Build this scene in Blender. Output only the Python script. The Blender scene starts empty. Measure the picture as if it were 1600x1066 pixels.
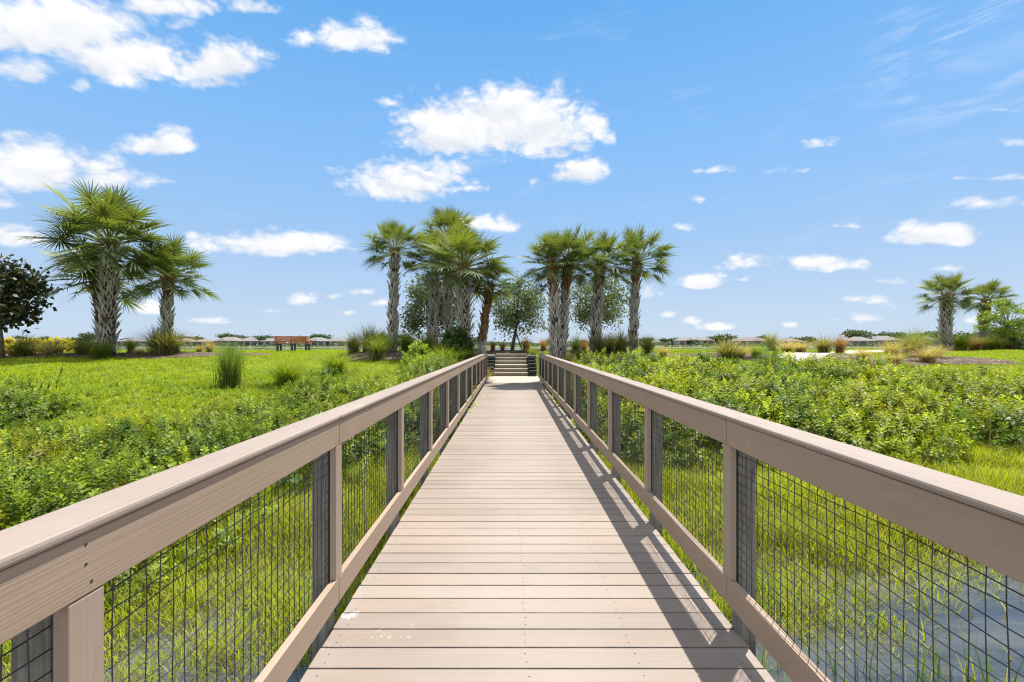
import bpy, math, random
import numpy as np
from mathutils import Vector, Matrix

R = math.radians
PI = math.pi
sc = bpy.context.scene
col = sc.collection
rng = np.random.default_rng(7)
random.seed(7)

# ------------------------------------------------------------------ camera, world, sun, exposure
F_PX, VX, VY, EYE = 712.0, 797.0, 537.0, 1.5
cam = bpy.data.cameras.new('camera')
cam.sensor_width = 36.0
cam.lens = F_PX / 1600 * 36
cam.shift_x = (800 - VX) / 1600
cam.shift_y = (VY - 533) / 1600
cam.clip_start = 0.05
cam.clip_end = 6000
camo = bpy.data.objects.new('camera', cam)
camo.location = (0, 0, EYE)
camo.rotation_euler = (R(90), 0, 0)
col.objects.link(camo)
sc.camera = camo
sc.view_settings.view_transform = 'Standard'
sc.view_settings.look = 'None'
sc.view_settings.exposure = 1.25
sc.view_settings.gamma = 1.0
sc.view_settings.use_curve_mapping = False
sc.cycles.max_bounces = 8
sc.cycles.filter_width = 1.15
sc.cycles.transparent_max_bounces = 8

SUN = Vector((0.25, 0.29, 1.0)).normalized()
sl = bpy.data.lights.new('sun', 'SUN')
sl.energy = 4.2
sl.angle = R(0.5)
sl.color = (1.0, 0.955, 0.88)
so = bpy.data.objects.new('sun', sl)
so.rotation_euler = (-SUN).to_track_quat('-Z', 'Y').to_euler()
so.location = (10, 15, 40)
col.objects.link(so)


class NT:
    """small node builder"""
    def __init__(s, tree):
        s.t = tree
        s.n = tree.nodes
        s.l = tree.links

    def node(s, kind, **kw):
        n = s.n.new(kind)
        for k, v in kw.items():
            setattr(n, k, v)
        return n

    def put(s, sock, v):
        if isinstance(v, bpy.types.NodeSocket):
            s.l.new(v, sock)
        elif v is not None:
            if hasattr(sock, 'default_value'):
                if sock.type == 'RGBA' and len(v) == 3:
                    v = (*v, 1)
                sock.default_value = v

    def math(s, op, a, b=None, c=None, clamp=False):
        n = s.node('ShaderNodeMath', operation=op, use_clamp=clamp)
        s.put(n.inputs[0], a); s.put(n.inputs[1], b)
        if c is not None: s.put(n.inputs[2], c)
        return n.outputs[0]

    def vmath(s, op, a, b=None):
        n = s.node('ShaderNodeVectorMath', operation=op)
        s.put(n.inputs[0], a)
        if b is not None: s.put(n.inputs[1], b)
        return n.outputs['Value'] if op in ('LENGTH', 'DOT_PRODUCT') else n.outputs[0]

    def noise(s, vec, scale, detail=4, rough=.55, dist=0.0):
        n = s.node('ShaderNodeTexNoise')
        if vec is not None: s.put(n.inputs['Vector'], vec)
        n.inputs['Scale'].default_value = scale
        n.inputs['Detail'].default_value = detail
        n.inputs['Roughness'].default_value = rough
        n.inputs['Distortion'].default_value = dist
        return n.outputs['Fac']

    def smooth(s, v, a, b, lo=0.0, hi=1.0, kind='SMOOTHSTEP'):
        n = s.node('ShaderNodeMapRange', interpolation_type=kind)
        s.put(n.inputs[0], v)
        n.inputs[1].default_value = a; n.inputs[2].default_value = b
        n.inputs[3].default_value = lo; n.inputs[4].default_value = hi
        return n.outputs[0]

    def mix(s, f, a, b, mode='MIX'):
        n = s.node('ShaderNodeMix', data_type='RGBA', blend_type=mode)
        s.put(n.inputs[0], f); s.put(n.inputs[6], a); s.put(n.inputs[7], b)
        return n.outputs[2]

    def ramp(s, f, stops):
        n = s.node('ShaderNodeValToRGB')
        s.put(n.inputs[0], f)
        e = n.color_ramp.elements
        while len(e) < len(stops): e.new(.5)
        for k, (p, c) in enumerate(stops):
            e[k].position = p; e[k].color = (*c, 1)
        return n.outputs[0]

    def sep(s, v):
        n = s.node('ShaderNodeSeparateXYZ'); s.put(n.inputs[0], v); return n.outputs

    def comb(s, x, y, z):
        n = s.node('ShaderNodeCombineXYZ')
        s.put(n.inputs[0], x); s.put(n.inputs[1], y); s.put(n.inputs[2], z); return n.outputs[0]


# clouds: (pixel x, y, half width, half height, thickness) -> directions in the sky
CLOUDS = [
    (95, 30, 190, 62, 1.0), (215, 85, 150, 48, .85), (335, 95, 95, 42, .9), (40, 108, 62, 32, .75), (130, 130, 22, 14, .5),
    (255, 6, 120, 24, .8), (390, 10, 50, 14, .5), (275, 38, 28, 16, .55), (340, 128, 75, 16, .5),
    (545, 56, 98, 28, .85), (455, 62, 14, 8, .4),
    (50, 258, 118, 52, 1.0), (172, 274, 75, 32, .9), (238, 225, 72, 21, .95), (20, 365, 75, 19, .8), (268, 282, 16, 8, .4),
    (440, 378, 130, 24, .95), (375, 376, 60, 18, .7), (20, 320, 40, 10, .45),
    (745, 192, 155, 56, 1.1), (850, 195, 95, 60, 1.0), (700, 205, 95, 46, 1.0), (795, 160, 70, 40, 1.0), (868, 232, 40, 26, .7),
    (610, 160, 36, 12, .7), (632, 284, 100, 38, 1.0), (690, 270, 42, 26, .8), (738, 290, 42, 14, .6), (905, 264, 64, 26, .95), (832, 282, 14, 10, .4),
    (1462, 366, 84, 19, 1.0), (1430, 358, 34, 19, .8), (1280, 408, 56, 18, .95), (1170, 410, 56, 14, .7), (1095, 440, 44, 13, .95), (1150, 402, 20, 12, .6),
    (1090, 310, 14, 9, .6), (1280, 225, 42, 7, .4), (1060, 355, 24, 7, .4), (1320, 352, 44, 6, .4),
    (470, 466, 32, 13, .8), (568, 454, 28, 9, .8), (602, 471, 28, 11, .8), (520, 463, 16, 6, .6), (540, 488, 20, 6, .6), (425, 485, 26, 6, .5),
    (1340, 466, 44, 10, .7), (1350, 495, 34, 12, .8), (1235, 507, 20, 9, .9), (1118, 508, 28, 8, .7), (1010, 454, 26, 16, .8), (1045, 490, 16, 7, .6), (1080, 500, 18, 7, .6),
    (1395, 480, 24, 8, .6), (1165, 435, 16, 6, .5), (1400, 440, 24, 7, .5), (240, 480, 30, 10, .5), (330, 500, 30, 7, .5), (760, 350, 70, 16, .7), (1300, 498, 18, 6, .5),
    (700, 480, 40, 8, .5), (880, 470, 60, 12, .5), (60, 440, 34, 8, .4), (1560, 500, 34, 7, .5), (1480, 420, 40, 6, .4),
    (1570, 170, 52, 8, .5), (1590, 218, 34, 12, .5), (1540, 316, 90, 12, .35), (1115, 266, 90, 5, .33), (1540, 278, 80, 5, .35),
]
world = bpy.data.worlds.new('World')
sc.world = world
world.use_nodes = True
W = NT(world.node_tree)
W.n.clear()
SKY_STRENGTH = 0.1
sky = W.node('ShaderNodeTexSky', sky_type='NISHITA')
sky.sun_disc = False
sky.sun_elevation = math.asin(SUN.z)
sky.sun_rotation = math.atan2(SUN.x, SUN.y)
sky.air_density = 1.0; sky.dust_density = 0.6; sky.ozone_density = 1.5
tc = W.node('ShaderNodeTexCoord')
dirv = tc.outputs['Generated']
X, Y, Z = W.sep(dirv)
az = W.math('ARCTAN2', X, Y)
el = W.math('ARCTAN2', Z, W.math('SQRT', W.math('ADD', W.math('MULTIPLY', X, X), W.math('MULTIPLY', Y, Y))))
uv = W.comb(az, el, 0.0)
fld = None
und = None
for (px, py, rx, ry, s) in CLOUDS:
    a0 = math.atan2(px - VX, F_PX)
    e0 = math.atan2(VY - py, math.hypot(px - VX, F_PX))
    ru = rx / F_PX * math.cos(a0) ** 2
    rv = ry / F_PX * math.cos(a0) * math.cos(e0) ** 2
    d = W.vmath('MULTIPLY', W.vmath('SUBTRACT', uv, (a0, e0 - rv * .25, 0)), (1 / ru, 1 / (rv * 1.2), 0))
    du, dv, _ = W.sep(d)
    u0, v0 = (px - VX) / F_PX, (VY - py) / F_PX
    e1 = math.atan2(v0, math.hypot(u0 + .01, 1)); k_ = (e1 - e0) / (math.atan(u0 + .01) - a0)
    dv = W.math('MULTIPLY_ADD', du, -k_ * ru / (rv * 1.2), dv)     # cloud bases lie level, at one height
    dvl = dv
    dv = W.math('MAXIMUM', dv, W.math('MULTIPLY', dv, -1.7))       # flatter undersides
    ln = W.math('SQRT', W.math('ADD', W.math('MULTIPLY', du, du), W.math('MULTIPLY', dv, dv)))
    f = W.math('MULTIPLY_ADD', ln, -s * 1.0, s * 1.0)
    f = W.math('ADD', f, (s - 1) * .12)
    g = W.math('MULTIPLY', W.math('MULTIPLY', f, 3.0, clamp=True), W.smooth(dvl, .35, -.75, 0, 1, 'LINEAR'))
    fld = f if fld is None else W.math('MAXIMUM', fld, f)
    und = g if und is None else W.math('MAXIMUM', und, g)
sv = W.vmath('MULTIPLY', dirv, (1, 1, 1.7))
n1 = W.noise(sv, 7.5, 10, .58, .2)
n2 = W.noise(W.vmath('ADD', sv, (0.006, 0.008, 0.028)), 7.5, 10, .58, .2)
n3 = W.noise(sv, 26, 8, .6, .1)
bil = W.math('ABSOLUTE', W.math('SUBTRACT', W.noise(sv, 15, 3, .5, .25), .5))
bil2 = W.math('ABSOLUTE', W.math('SUBTRACT', W.noise(sv, 38, 3, .5, .2), .5))
nz = W.math('ADD', W.math('MULTIPLY_ADD', n1, 1.55, -.80), W.math('MULTIPLY_ADD', n3, .55, -.275))
nz = W.math('ADD', nz, W.math('ADD', W.math('MULTIPLY_ADD', bil, 2.0, -.24), W.math('MULTIPLY_ADD', bil2, .8, -.09)))
dens = W.math('ADD', W.math('ADD', fld, .10), nz)
# broken cloud added out of view, overhead and behind the camera, as soft fill
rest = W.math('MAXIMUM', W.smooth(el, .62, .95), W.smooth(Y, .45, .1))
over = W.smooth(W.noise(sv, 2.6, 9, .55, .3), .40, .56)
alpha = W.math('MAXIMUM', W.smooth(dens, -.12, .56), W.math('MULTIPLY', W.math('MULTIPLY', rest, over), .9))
# high thin streaks at the upper right
ci = W.vmath('LENGTH', W.vmath('MULTIPLY', W.vmath('SUBTRACT', uv, (.80, .44, 0)), (1 / .17, 1 / .15, 0)))
cn = W.noise(W.vmath('MULTIPLY', W.vmath('ADD', uv, W.vmath('MULTIPLY', W.comb(el, az, 0.0), (-.75, 0.0, 0))), (5, 26, 1)), 1.4, 8, .65, .5)
cir = W.math('MULTIPLY', W.smooth(ci, .25, 1.1, 1, 0), W.smooth(cn, .46, .74, 0, .5))
haze_n = W.noise(W.vmath('MULTIPLY', dirv, (1, 1, 5)), 3.2, 9, .62, .6)
veil = W.math('MULTIPLY', W.smooth(haze_n, .56, .82, 0, .22), W.smooth(el, .05, .3))
alpha = W.math('MAXIMUM', alpha, W.math('MAXIMUM', cir, veil))
grad = W.ramp(W.math('DIVIDE', el, PI / 2, clamp=True), [
    (0.0, (2.55, 3.15, 3.9)), (0.05, (2.25, 2.95, 3.95)), (0.14, (1.6, 2.62, 4.1)), (0.25, (1.1, 2.38, 4.3)), (0.41, (.58, 1.92, 4.0)), (1.0, (.4, 1.3, 3.0))])
skyc = W.mix(.86, W.vmath('MULTIPLY', sky.outputs[0], (.42, .42, .42)), grad)
shade = W.math('ADD', W.math('MULTIPLY', W.math('SUBTRACT', n2, n1), 2.6), W.math('ADD', W.math('MULTIPLY', und, .62), W.math('MULTIPLY_ADD', bil, -1.3, .16)), clamp=True)
ccol = W.vmath('MULTIPLY', W.mix(shade, (4.25, 4.28, 4.35), (3.0, 3.2, 3.6)), W.comb(W.math('MULTIPLY_ADD', rest, 1.0, 1.0), W.math('MULTIPLY_ADD', rest, .95, 1.0), W.math('MULTIPLY_ADD', rest, .85, 1.0)))  # added out-of-view cloud is brightened to lift the shaded rail faces
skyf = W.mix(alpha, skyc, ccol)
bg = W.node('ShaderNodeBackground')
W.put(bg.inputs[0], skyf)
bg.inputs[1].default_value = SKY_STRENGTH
wo = W.node('ShaderNodeOutputWorld')
W.l.new(bg.outputs[0], wo.inputs[0])

# ------------------------------------------------------------------ materials
MATS = {}


def new_mat(name):
    m = bpy.data.materials.new(name)
    m.use_nodes = True
    t = NT(m.node_tree)
    t.n.clear()
    out = t.node('ShaderNodeOutputMaterial')
    MATS[name] = m
    return m, t, out


def princ(t, out, color, rough=.6, spec=.4, bump=None, bstr=.3, bdist=.01, metal=0.0):
    p = t.node('ShaderNodeBsdfPrincipled')
    t.put(p.inputs['Base Color'], color)
    t.put(p.inputs['Roughness'], rough)
    p.inputs['Specular IOR Level'].default_value = spec
    p.inputs['Metallic'].default_value = metal
    if bump is not None:
        b = t.node('ShaderNodeBump')
        b.inputs['Strength'].default_value = bstr
        b.inputs['Distance'].default_value = bdist
        t.put(b.inputs['Height'], bump)
        t.l.new(b.outputs[0], p.inputs['Normal'])
    if out is not None:
        t.l.new(p.outputs[0], out.inputs[0])
    return p


def plain(name, c, rough=.6, spec=.4, var=.15, scale=8, bump=.2, metal=0.0):
    m, t, out = new_mat(name)
    g = t.node('ShaderNodeNewGeometry')
    n = t.noise(g.outputs['Position'], scale, 6, .6)
    lo = tuple(x * (1 - var) for x in c); hi = tuple(x * (1 + var) for x in c)
    princ(t, out, t.mix(t.smooth(n, .3, .7), lo, hi), rough, spec, n, bump, .01, metal)
    return m


def board_mat(name, c, axis, deck=False):
    """brushed composite board: fine grain lines along one axis, slight board to board variation"""
    m, t, out = new_mat(name)
    g = t.node('ShaderNodeNewGeometry')
    pos = g.outputs['Position']
    st = {'x': (1.2, 130, 130), 'y': (130, 1.2, 130), 'z': (130, 130, 1.2)}[axis]
    gr = t.noise(t.vmath('MULTIPLY', pos, st), 1.0, 4, .65, .3)
    st2 = {'x': (.5, 7, 7), 'y': (7, .5, 7), 'z': (7, 7, .5)}[axis]
    big = t.noise(t.vmath('MULTIPLY', pos, st2), 1.0, 4, .6)
    wear = t.noise(pos, 1.3, 7, .65)
    isl = g.outputs['Random Per Island']
    k = t.math('ADD', t.math('MULTIPLY_ADD', gr, .34, .83), t.math('MULTIPLY_ADD', big, .16, -.08))
    k = t.math('ADD', k, t.math('MULTIPLY_ADD', isl, .20, -.10))
    k = t.math('ADD', k, t.math('MULTIPLY_ADD', wear, .36, -.18))
    base = t.vmath('MULTIPLY', t.comb(k, k, k), c)
    base = t.mix(t.smooth(t.math('FRACT', t.math('MULTIPLY', isl, 7.31)), 0, 1, 0, .35), base, t.vmath('MULTIPLY', base, (1.04, .97, .90)))
    if deck:
        x, y, z = t.sep(pos)
        spl = t.noise(pos, 17, 9, .72, 1.2)
        for (cx, cy, rx, ry, th) in ((-.947, 2.70, .06, .045, .44), (-.675, 2.52, .25, .19, .59), (-.93, 2.42, .12, .06, .6)):
            dd = t.vmath('LENGTH', t.vmath('MULTIPLY', t.vmath('SUBTRACT', pos, (cx, cy, 0)), (1 / rx, 1 / ry, 0)))
            mk = t.math('MULTIPLY', t.smooth(t.math('SUBTRACT', spl, t.math('MULTIPLY', dd, .10)), th - .06, th + .05), t.smooth(dd, .75, 1.25, .85, 0))
            base = t.mix(t.math('MULTIPLY', mk, .8), base, (.46, .45, .43))
        # worn walking line, dirt along the board edges
        base = t.mix(t.smooth(t.math('ABSOLUTE', t.math('SUBTRACT', t.math('ADD', x, t.math('MULTIPLY_ADD', wear, .6, -.3)), .12)), .15, .75, .30, 0), base, (.27, .235, .205))
        fy = t.math('ABSOLUTE', t.math('SUBTRACT', t.math('FRACT', t.math('DIVIDE', t.math('ADD', y, 2.4037), .1552)), .5))
        base = t.mix(t.math('MULTIPLY', t.smooth(fy, .40, .49), t.smooth(t.noise(pos, 5, 5, .65), .3, .7, .15, .75)), base, (.10, .085, .07))
        base = t.mix(t.smooth(t.noise(t.vmath('MULTIPLY', pos, (1, 2.2, 1)), 1.1, 8, .72, .5), .56, .74, 0, .28), base, (.13, .11, .09))
        # dark scuffs
        sf = t.noise(t.vmath('MULTIPLY', pos, (2.2, 3.5, 1)), 2.1, 6, .7, .8)
        base = t.mix(t.smooth(sf, .62, .8, 0, .22), base, (.17, .15, .13))
    else:
        sp = t.noise(pos, 6, 7, .7, .6)
        base = t.mix(t.smooth(sp, .60, .76, 0, .55), base, (.34, .31, .28))
        base = t.mix(t.smooth(t.noise(pos, 2.6, 6, .65), .60, .76, 0, .42), base, (.14, .125, .085))
    princ(t, out, base, t.smooth(big, .3, .7, .5, .68), .35, gr, .35, .004)
    return m


deckm = board_mat('composite_deck', (.212, .172, .142), 'x', True)
railm = board_mat('composite_rail', (.268, .196, .144), 'y')
capm_ = board_mat('composite_cap', (.225, .180, .150), 'y')
trimm = board_mat('composite_trim', (.268, .204, .160), 'z')


def wood_mat(name, c, c2, axis='z'):
    m, t, out = new_mat(name)
    g = t.node('ShaderNodeNewGeometry')
    st = {'x': (2, 40, 40), 'y': (40, 2, 40), 'z': (40, 40, 2)}[axis]
    gr = t.noise(t.vmath('MULTIPLY', g.outputs['Position'], st), 1, 6, .65, .6)
    bl = t.noise(g.outputs['Position'], 3, 5, .6)
    cc = t.mix(t.smooth(gr, .3, .7), c, c2)
    cc = t.mix(t.smooth(bl, .5, .75, 0, .5), cc, tuple(x * .55 for x in c))
    princ(t, out, cc, .8, .25, gr, .5, .01)
    return m


postm = wood_mat('weathered_wood', (.105, .10, .085), (.215, .205, .178))
stepm = wood_mat('step_timber', (.30, .265, .215), (.44, .39, .325), 'x')
riserm = wood_mat('riser_timber', (.19, .16, .12), (.28, .24, .185), 'x')
benchm = wood_mat('bench_wood', (.36, .115, .05), (.48, .18, .085), 'x')
blockm = plain('dark_block', (.035, .034, .037), .85, .3, .5, 14, .6)
capm = plain('cap_stone', (.27, .25, .23), .85, .3, .3, 8, .5)
blackm = plain('black_metal', (.03, .03, .032), .5, .4, .2, 20, .1)
wirem = plain('coated_wire', (.018, .018, .02), .38, .6, .2, 30, .0)
screwm = plain('screw_metal', (.03, .026, .022), .5, .4, .1)


def ground_mat():
    m, t, out = new_mat('lawn_soil')
    g = t.node('ShaderNodeNewGeometry')
    pos = g.outputs['Position']
    x, y, z = t.sep(pos)
    a = t.noise(pos, .35, 6, .6)
    b = t.noise(pos, 5, 7, .65)
    f = t.noise(pos, 45, 5, .7)
    c = t.mix(t.smooth(a, .35, .65), (.11, .165, .010), (.15, .20, .014))
    c = t.mix(t.smooth(b, .35, .68), c, (.15, .175, .025))
    c = t.mix(t.smooth(f, .38, .62, .55, 0), c, (.07, .12, .008))
    mud = t.smooth(t.math('ADD', z, t.math('MULTIPLY_ADD', b, .3, -.15)), -.72, -.35, 1, 0)
    c = t.mix(mud, c, (.06, .055, .028))
    far = t.smooth(y, 150, 240)
    c = t.mix(far, c, t.mix(a, (.10, .14, .035), (.16, .17, .08)))
    princ(t, out, c, .9, .15, t.math('ADD', f, b), .6, .05)
    return m


groundm = ground_mat()


def mulch_mat():
    m, t, out = new_mat('mulch')
    g = t.node('ShaderNodeNewGeometry')
    pos = g.outputs['Position']
    v = t.node('ShaderNodeTexVoronoi'); v.inputs['Scale'].default_value = 16
    t.put(v.inputs['Vector'], t.vmath('ADD', pos, t.vmath('MULTIPLY', t.comb(t.noise(pos, 9, 3), t.noise(pos, 11, 3), 0.0), (.2, .2, 0))))
    r = t.sep(v.outputs['Color'])[0]
    c = t.ramp(r, [(0, (.03, .022, .018)), (.5, (.085, .06, .045)), (.85, (.17, .125, .09)), (1, (.30, .24, .18))])
    c = t.mix(t.smooth(t.noise(pos, 1.3, 5), .45, .7, 0, .6), c, (.05, .036, .028))
    princ(t, out, c, .95, .1, r, .8, .03)
    return m


mulchm = mulch_mat()
pathm = plain('concrete', (.33, .30, .25), .9, .2, .16, 4, .2)


def water_mat():
    m, t, out = new_mat('pond_water')
    g = t.node('ShaderNodeNewGeometry')
    pos = g.outputs['Position']
    n = t.noise(t.vmath('MULTIPLY', pos, (.8, 1.9, 1)), 1.5, 5, .55, .5)
    n2 = t.noise(pos, 14, 4, .6)
    st_ = t.noise(t.vmath('MULTIPLY', t.vmath('ADD', pos, t.vmath('MULTIPLY', t.comb(t.noise(pos, .6, 3), 0.0, 0.0), (0, 0, 0))), (.5, 1.6, 1)), 1.2, 7, .62, 1.0)
    scum = t.noise(pos, 2.3, 8, .7, .8)
    c = t.mix(t.smooth(st_, .36, .66), (.026, .027, .026), (.062, .060, .050))
    c = t.mix(t.smooth(scum, .58, .72, 0, .6), c, (.12, .105, .06))
    rip = t.noise(t.vmath('MULTIPLY', pos, (2.2, 6.5, 1)), 1.6, 4, .55, .4)
    princ(t, out, c, t.smooth(scum, .45, .7, .03, .18), 1.0, t.math('ADD', n, t.math('MULTIPLY', rip, .30)), .30, .06)
    return m


waterm = water_mat()


def leaf_mat(name, trans=.4, rough=.45, spec=.35, tcol=(1.25, 1.35, .55), vein=0.0):
    m, t, out = new_mat(name)
    a = t.node('ShaderNodeAttribute'); a.attribute_name = 'tint'
    g = t.node('ShaderNodeNewGeometry')
    n = t.noise(g.outputs['Position'], 2.2, 4, .6)
    k = t.math('MULTIPLY_ADD', n, .5, .75)
    c = t.vmath('MULTIPLY', a.outputs['Color'], t.comb(k, k, k))
    p = princ(t, None, c, rough, spec)
    tr = t.node('ShaderNodeBsdfTranslucent')
    t.put(tr.inputs[0], t.vmath('MULTIPLY', c, tcol))
    mx = t.node('ShaderNodeMixShader'); mx.inputs[0].default_value = trans
    t.l.new(p.outputs[0], mx.inputs[1]); t.l.new(tr.outputs[0], mx.inputs[2])
    t.l.new(mx.outputs[0], out.inputs[0])
    return m


leafm = leaf_mat('shrub_leaf', .38, .5, .25, (1.35, 1.3, .5))
grassm = leaf_mat('grass_blade', .48, .55, .18, (1.35, 1.3, .5))
palmm = leaf_mat('palm_leaf', .30, .5, .32, (1.4, 1.4, .6))
treem = leaf_mat('tree_leaf', .30, .45, .4)
boot_m = leaf_mat('palm_boot', 0.02, .85, .2, (1, 1, 1))


def bark_mat(name, c, c2):
    m, t, out = new_mat(name)
    g = t.node('ShaderNodeNewGeometry')
    n = t.noise(t.vmath('MULTIPLY', g.outputs['Position'], (14, 14, 4)), 1, 6, .65, .5)
    princ(t, out, t.mix(t.smooth(n, .3, .7), c, c2), .9, .15, n, .7, .03)
    return m


barkm = bark_mat('oak_bark', (.085, .07, .055), (.19, .165, .135))
palmbark = bark_mat('palm_bark', (.035, .027, .02), (.09, .072, .058))

# ------------------------------------------------------------------ helpers


def tag(o, label=None, cat=None, group=None, kind=None):
    if label: o['label'] = label
    if cat: o['category'] = cat
    if group: o['group'] = group
    if kind: o['kind'] = kind
    return o


def empty(name, loc, label, cat, group=None, rz=0.0):
    o = bpy.data.objects.new(name, None)
    o.empty_display_size = .2
    o.location = loc
    o.rotation_euler = (0, 0, rz)
    col.objects.link(o)
    return tag(o, label, cat, group)


def link(name, me, m=None, parent=None):
    o = bpy.data.objects.new(name, me)
    if m is not None and not me.materials: me.materials.append(m)
    col.objects.link(o)
    if parent is not None: o.parent = parent
    return o


class MB:
    """collects boxes, tubes and strips; build() links them as one mesh object"""
    def __init__(s):
        s.v = []; s.f = []; s.mi = []; s.c = []
        s.mat = 0
        s.color = (1, 1, 1)

    def add(s, vs, fs):
        b = len(s.v)
        s.v += [tuple(v) for v in vs]
        s.c += [s.color] * len(vs)
        s.f += [tuple(b + i for i in f) for f in fs]
        s.mi += [s.mat] * len(fs)

    def box(s, x0, x1, y0, y1, z0, z1, bev=0.0):
        if bev <= 0:
            vs = [(x, y, z) for x in (x0, x1) for y in (y0, y1) for z in (z0, z1)]
            s.add(vs, [(0, 1, 3, 2), (4, 6, 7, 5), (0, 4, 5, 1), (2, 3, 7, 6), (0, 2, 6, 4), (1, 5, 7, 3)])
            return
        import bmesh
        bm = bmesh.new()
        bmesh.ops.create_cube(bm, size=1)
        for v in bm.verts:
            v.co = Vector(((x0 + x1) / 2 + v.co.x * (x1 - x0), (y0 + y1) / 2 + v.co.y * (y1 - y0), (z0 + z1) / 2 + v.co.z * (z1 - z0)))
        bmesh.ops.bevel(bm, geom=list(bm.edges), offset=bev, segments=2, profile=.5, affect='EDGES')
        bm.verts.index_update()
        s.add([v.co[:] for v in bm.verts], [[v.index for v in f.verts] for f in bm.faces])
        bm.free()

    def tube(s, pts, rad, n=6, cap=True):
        pts = [Vector(p) for p in pts]
        if not hasattr(rad, '__len__'): rad = [rad] * len(pts)
        rings = []
        up = Vector((0, 0, 1))
        for i, p in enumerate(pts):
            d = (pts[min(i + 1, len(pts) - 1)] - pts[max(i - 1, 0)]).normalized()
            a = d.cross(up if abs(d.z) < .95 else Vector((1, 0, 0))).normalized()
            b = a.cross(d).normalized()
            rings.append([p + (a * math.cos(k * 2 * PI / n) + b * math.sin(k * 2 * PI / n)) * rad[i] for k in range(n)])
        vs = [v for r in rings for v in r]
        fs = []
        for i in range(len(pts) - 1):
            for k in range(n):
                fs.append((i * n + k, i * n + (k + 1) % n, (i + 1) * n + (k + 1) % n, (i + 1) * n + k))
        if cap:
            fs.append(tuple(range(n))[::-1]); fs.append(tuple((len(pts) - 1) * n + k for k in range(n)))
        s.add(vs, fs)

    def mesh(s, name, mats, smooth=False, tint=False):
        me = bpy.data.meshes.new(name)
        me.from_pydata(s.v, [], s.f)
        for m in (mats if isinstance(mats, (list, tuple)) else [mats]): me.materials.append(m)
        if any(s.mi): me.polygons.foreach_set('material_index', s.mi)
        if smooth: me.polygons.foreach_set('use_smooth', [True] * len(s.f))
        if tint:
            a = me.color_attributes.new('tint', 'FLOAT_COLOR', 'POINT')
            a.data.foreach_set('color', np.array([(*c, 1) for c in s.c], dtype=np.float32).ravel())
        me.update()
        return me

    def build(s, name, mats, parent=None, smooth=False, tint=False):
        return link(name, s.mesh(name, mats, smooth, tint), None, parent)


def np_mesh(name, V, F, C=None, m=None, smooth=False):
    me = bpy.data.meshes.new(name)
    V = np.ascontiguousarray(V, dtype=np.float32); F = np.ascontiguousarray(F, dtype=np.int32)
    k = F.shape[1]
    me.vertices.add(len(V)); me.vertices.foreach_set('co', V.ravel())
    me.loops.add(F.size); me.loops.foreach_set('vertex_index', F.ravel())
    me.polygons.add(len(F)); me.polygons.foreach_set('loop_start', np.arange(len(F), dtype=np.int32) * k)
    if smooth: me.polygons.foreach_set('use_smooth', np.ones(len(F), dtype=bool))
    me.update(calc_edges=True)
    if C is not None:
        a = me.color_attributes.new('tint', 'FLOAT_COLOR', 'POINT')
        C4 = np.ones((len(V), 4), dtype=np.float32); C4[:, :3] = C
        a.data.foreach_set('color', C4.ravel())
    if m: me.materials.append(m)
    return me


def sm(a, b, t):
    u = np.clip((t - a) / (b - a), 0, 1)
    return u * u * (3 - 2 * u)


def wob(x, y, f=1.0, s=0.0):
    """cheap smooth noise in -1..1"""
    return (np.sin(x * 1.13 * f + 1.7 * np.sin(y * .71 * f + s) + s) + np.sin(y * 1.37 * f + 1.3 * np.sin(x * .83 * f - s) + 2.1 * s) + .6 * np.sin((x + y) * 2.3 * f + s * 3)) / 2.6


YL = np.array([-60, -5, 3, 4, 5.5, 8, 10, 13, 17, 21, 25, 28, 33, 40, 47, 62, 262, 276, 300, 420, 900, 6000.])
ZL = np.array([-1.0, -1.0, -.97, -.87, -.72, -.52, -.25, .28, .72, .97, 1.07, 1.08, .75, -.2, -1.2, -3, -3, -.55, .05, .3, 1.2, 1.2])
YR = np.array([-60, -5, 3.6, 4.8, 6, 8, 11, 13.5, 16, 20, 25, 30, 36, 44, 51, 66, 262, 276, 300, 420, 900, 6000.])
ZR = np.array([-1.0, -1.0, -.97, -.83, -.74, -.68, -.35, 0, .42, .86, 1.07, 1.1, .8, -.3, -1.2, -3, -3, -.55, .05, .3, 1.2, 1.2])
MOUNDS = [(-4.2, 20.3, 3.0, 1.7, .22), (4.2, 20.6, 2.8, 2.0, .10), (-17.5, 20.5, 5.5, 2.0, .12), (14.6, 20.0, 3.0, 2.0, .12), (10.8, 22.0, 2.2, 2.2, .12)]


def hz(x, y):
    x = np.asarray(x, float); y = np.asarray(y, float)
    near = 1 - sm(10, 19, y)
    yl = y + 2.3 * sm(2.6, 6.5, -x) * near * sm(-6, 2, y)
    zl = np.interp(yl, YL, ZL); zr = np.interp(y, YR, ZR)
    w = sm(-2.5, 2.5, x)
    z = zl * (1 - w) + zr * w
    fade = 1 - sm(40, 60, y)
    z = z + (wob(x, y, .8, 1.0) * .05 + wob(x, y, 2.6, 4.0) * .025) * fade
    for (mx, my, rx, ry, hh) in MOUNDS:
        z = z + hh * np.exp(-((x - mx) / rx) ** 2 - ((y - my) / ry) ** 2)
    zc = np.interp(y, [-60, 4, 9, 16.5, 22.6, 23.2, 24.0, 24.7, 25.3], [-1.0, -1.0, -.8, -.36, -.32, -.1, .3, .72, .93])
    cw = (1 - sm(1.25, 1.95, np.abs(x - .08))) * (1 - sm(25.2, 26.2, y)) * sm(10, 15, y)
    z = z * (1 - cw) + np.minimum(z, zc) * cw
    z = np.where(y > 300, z + .35 * wob(x, y, .02, 2.0), z)
    return z


def at(px, Y):
    return (px - VX) / F_PX * Y


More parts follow.
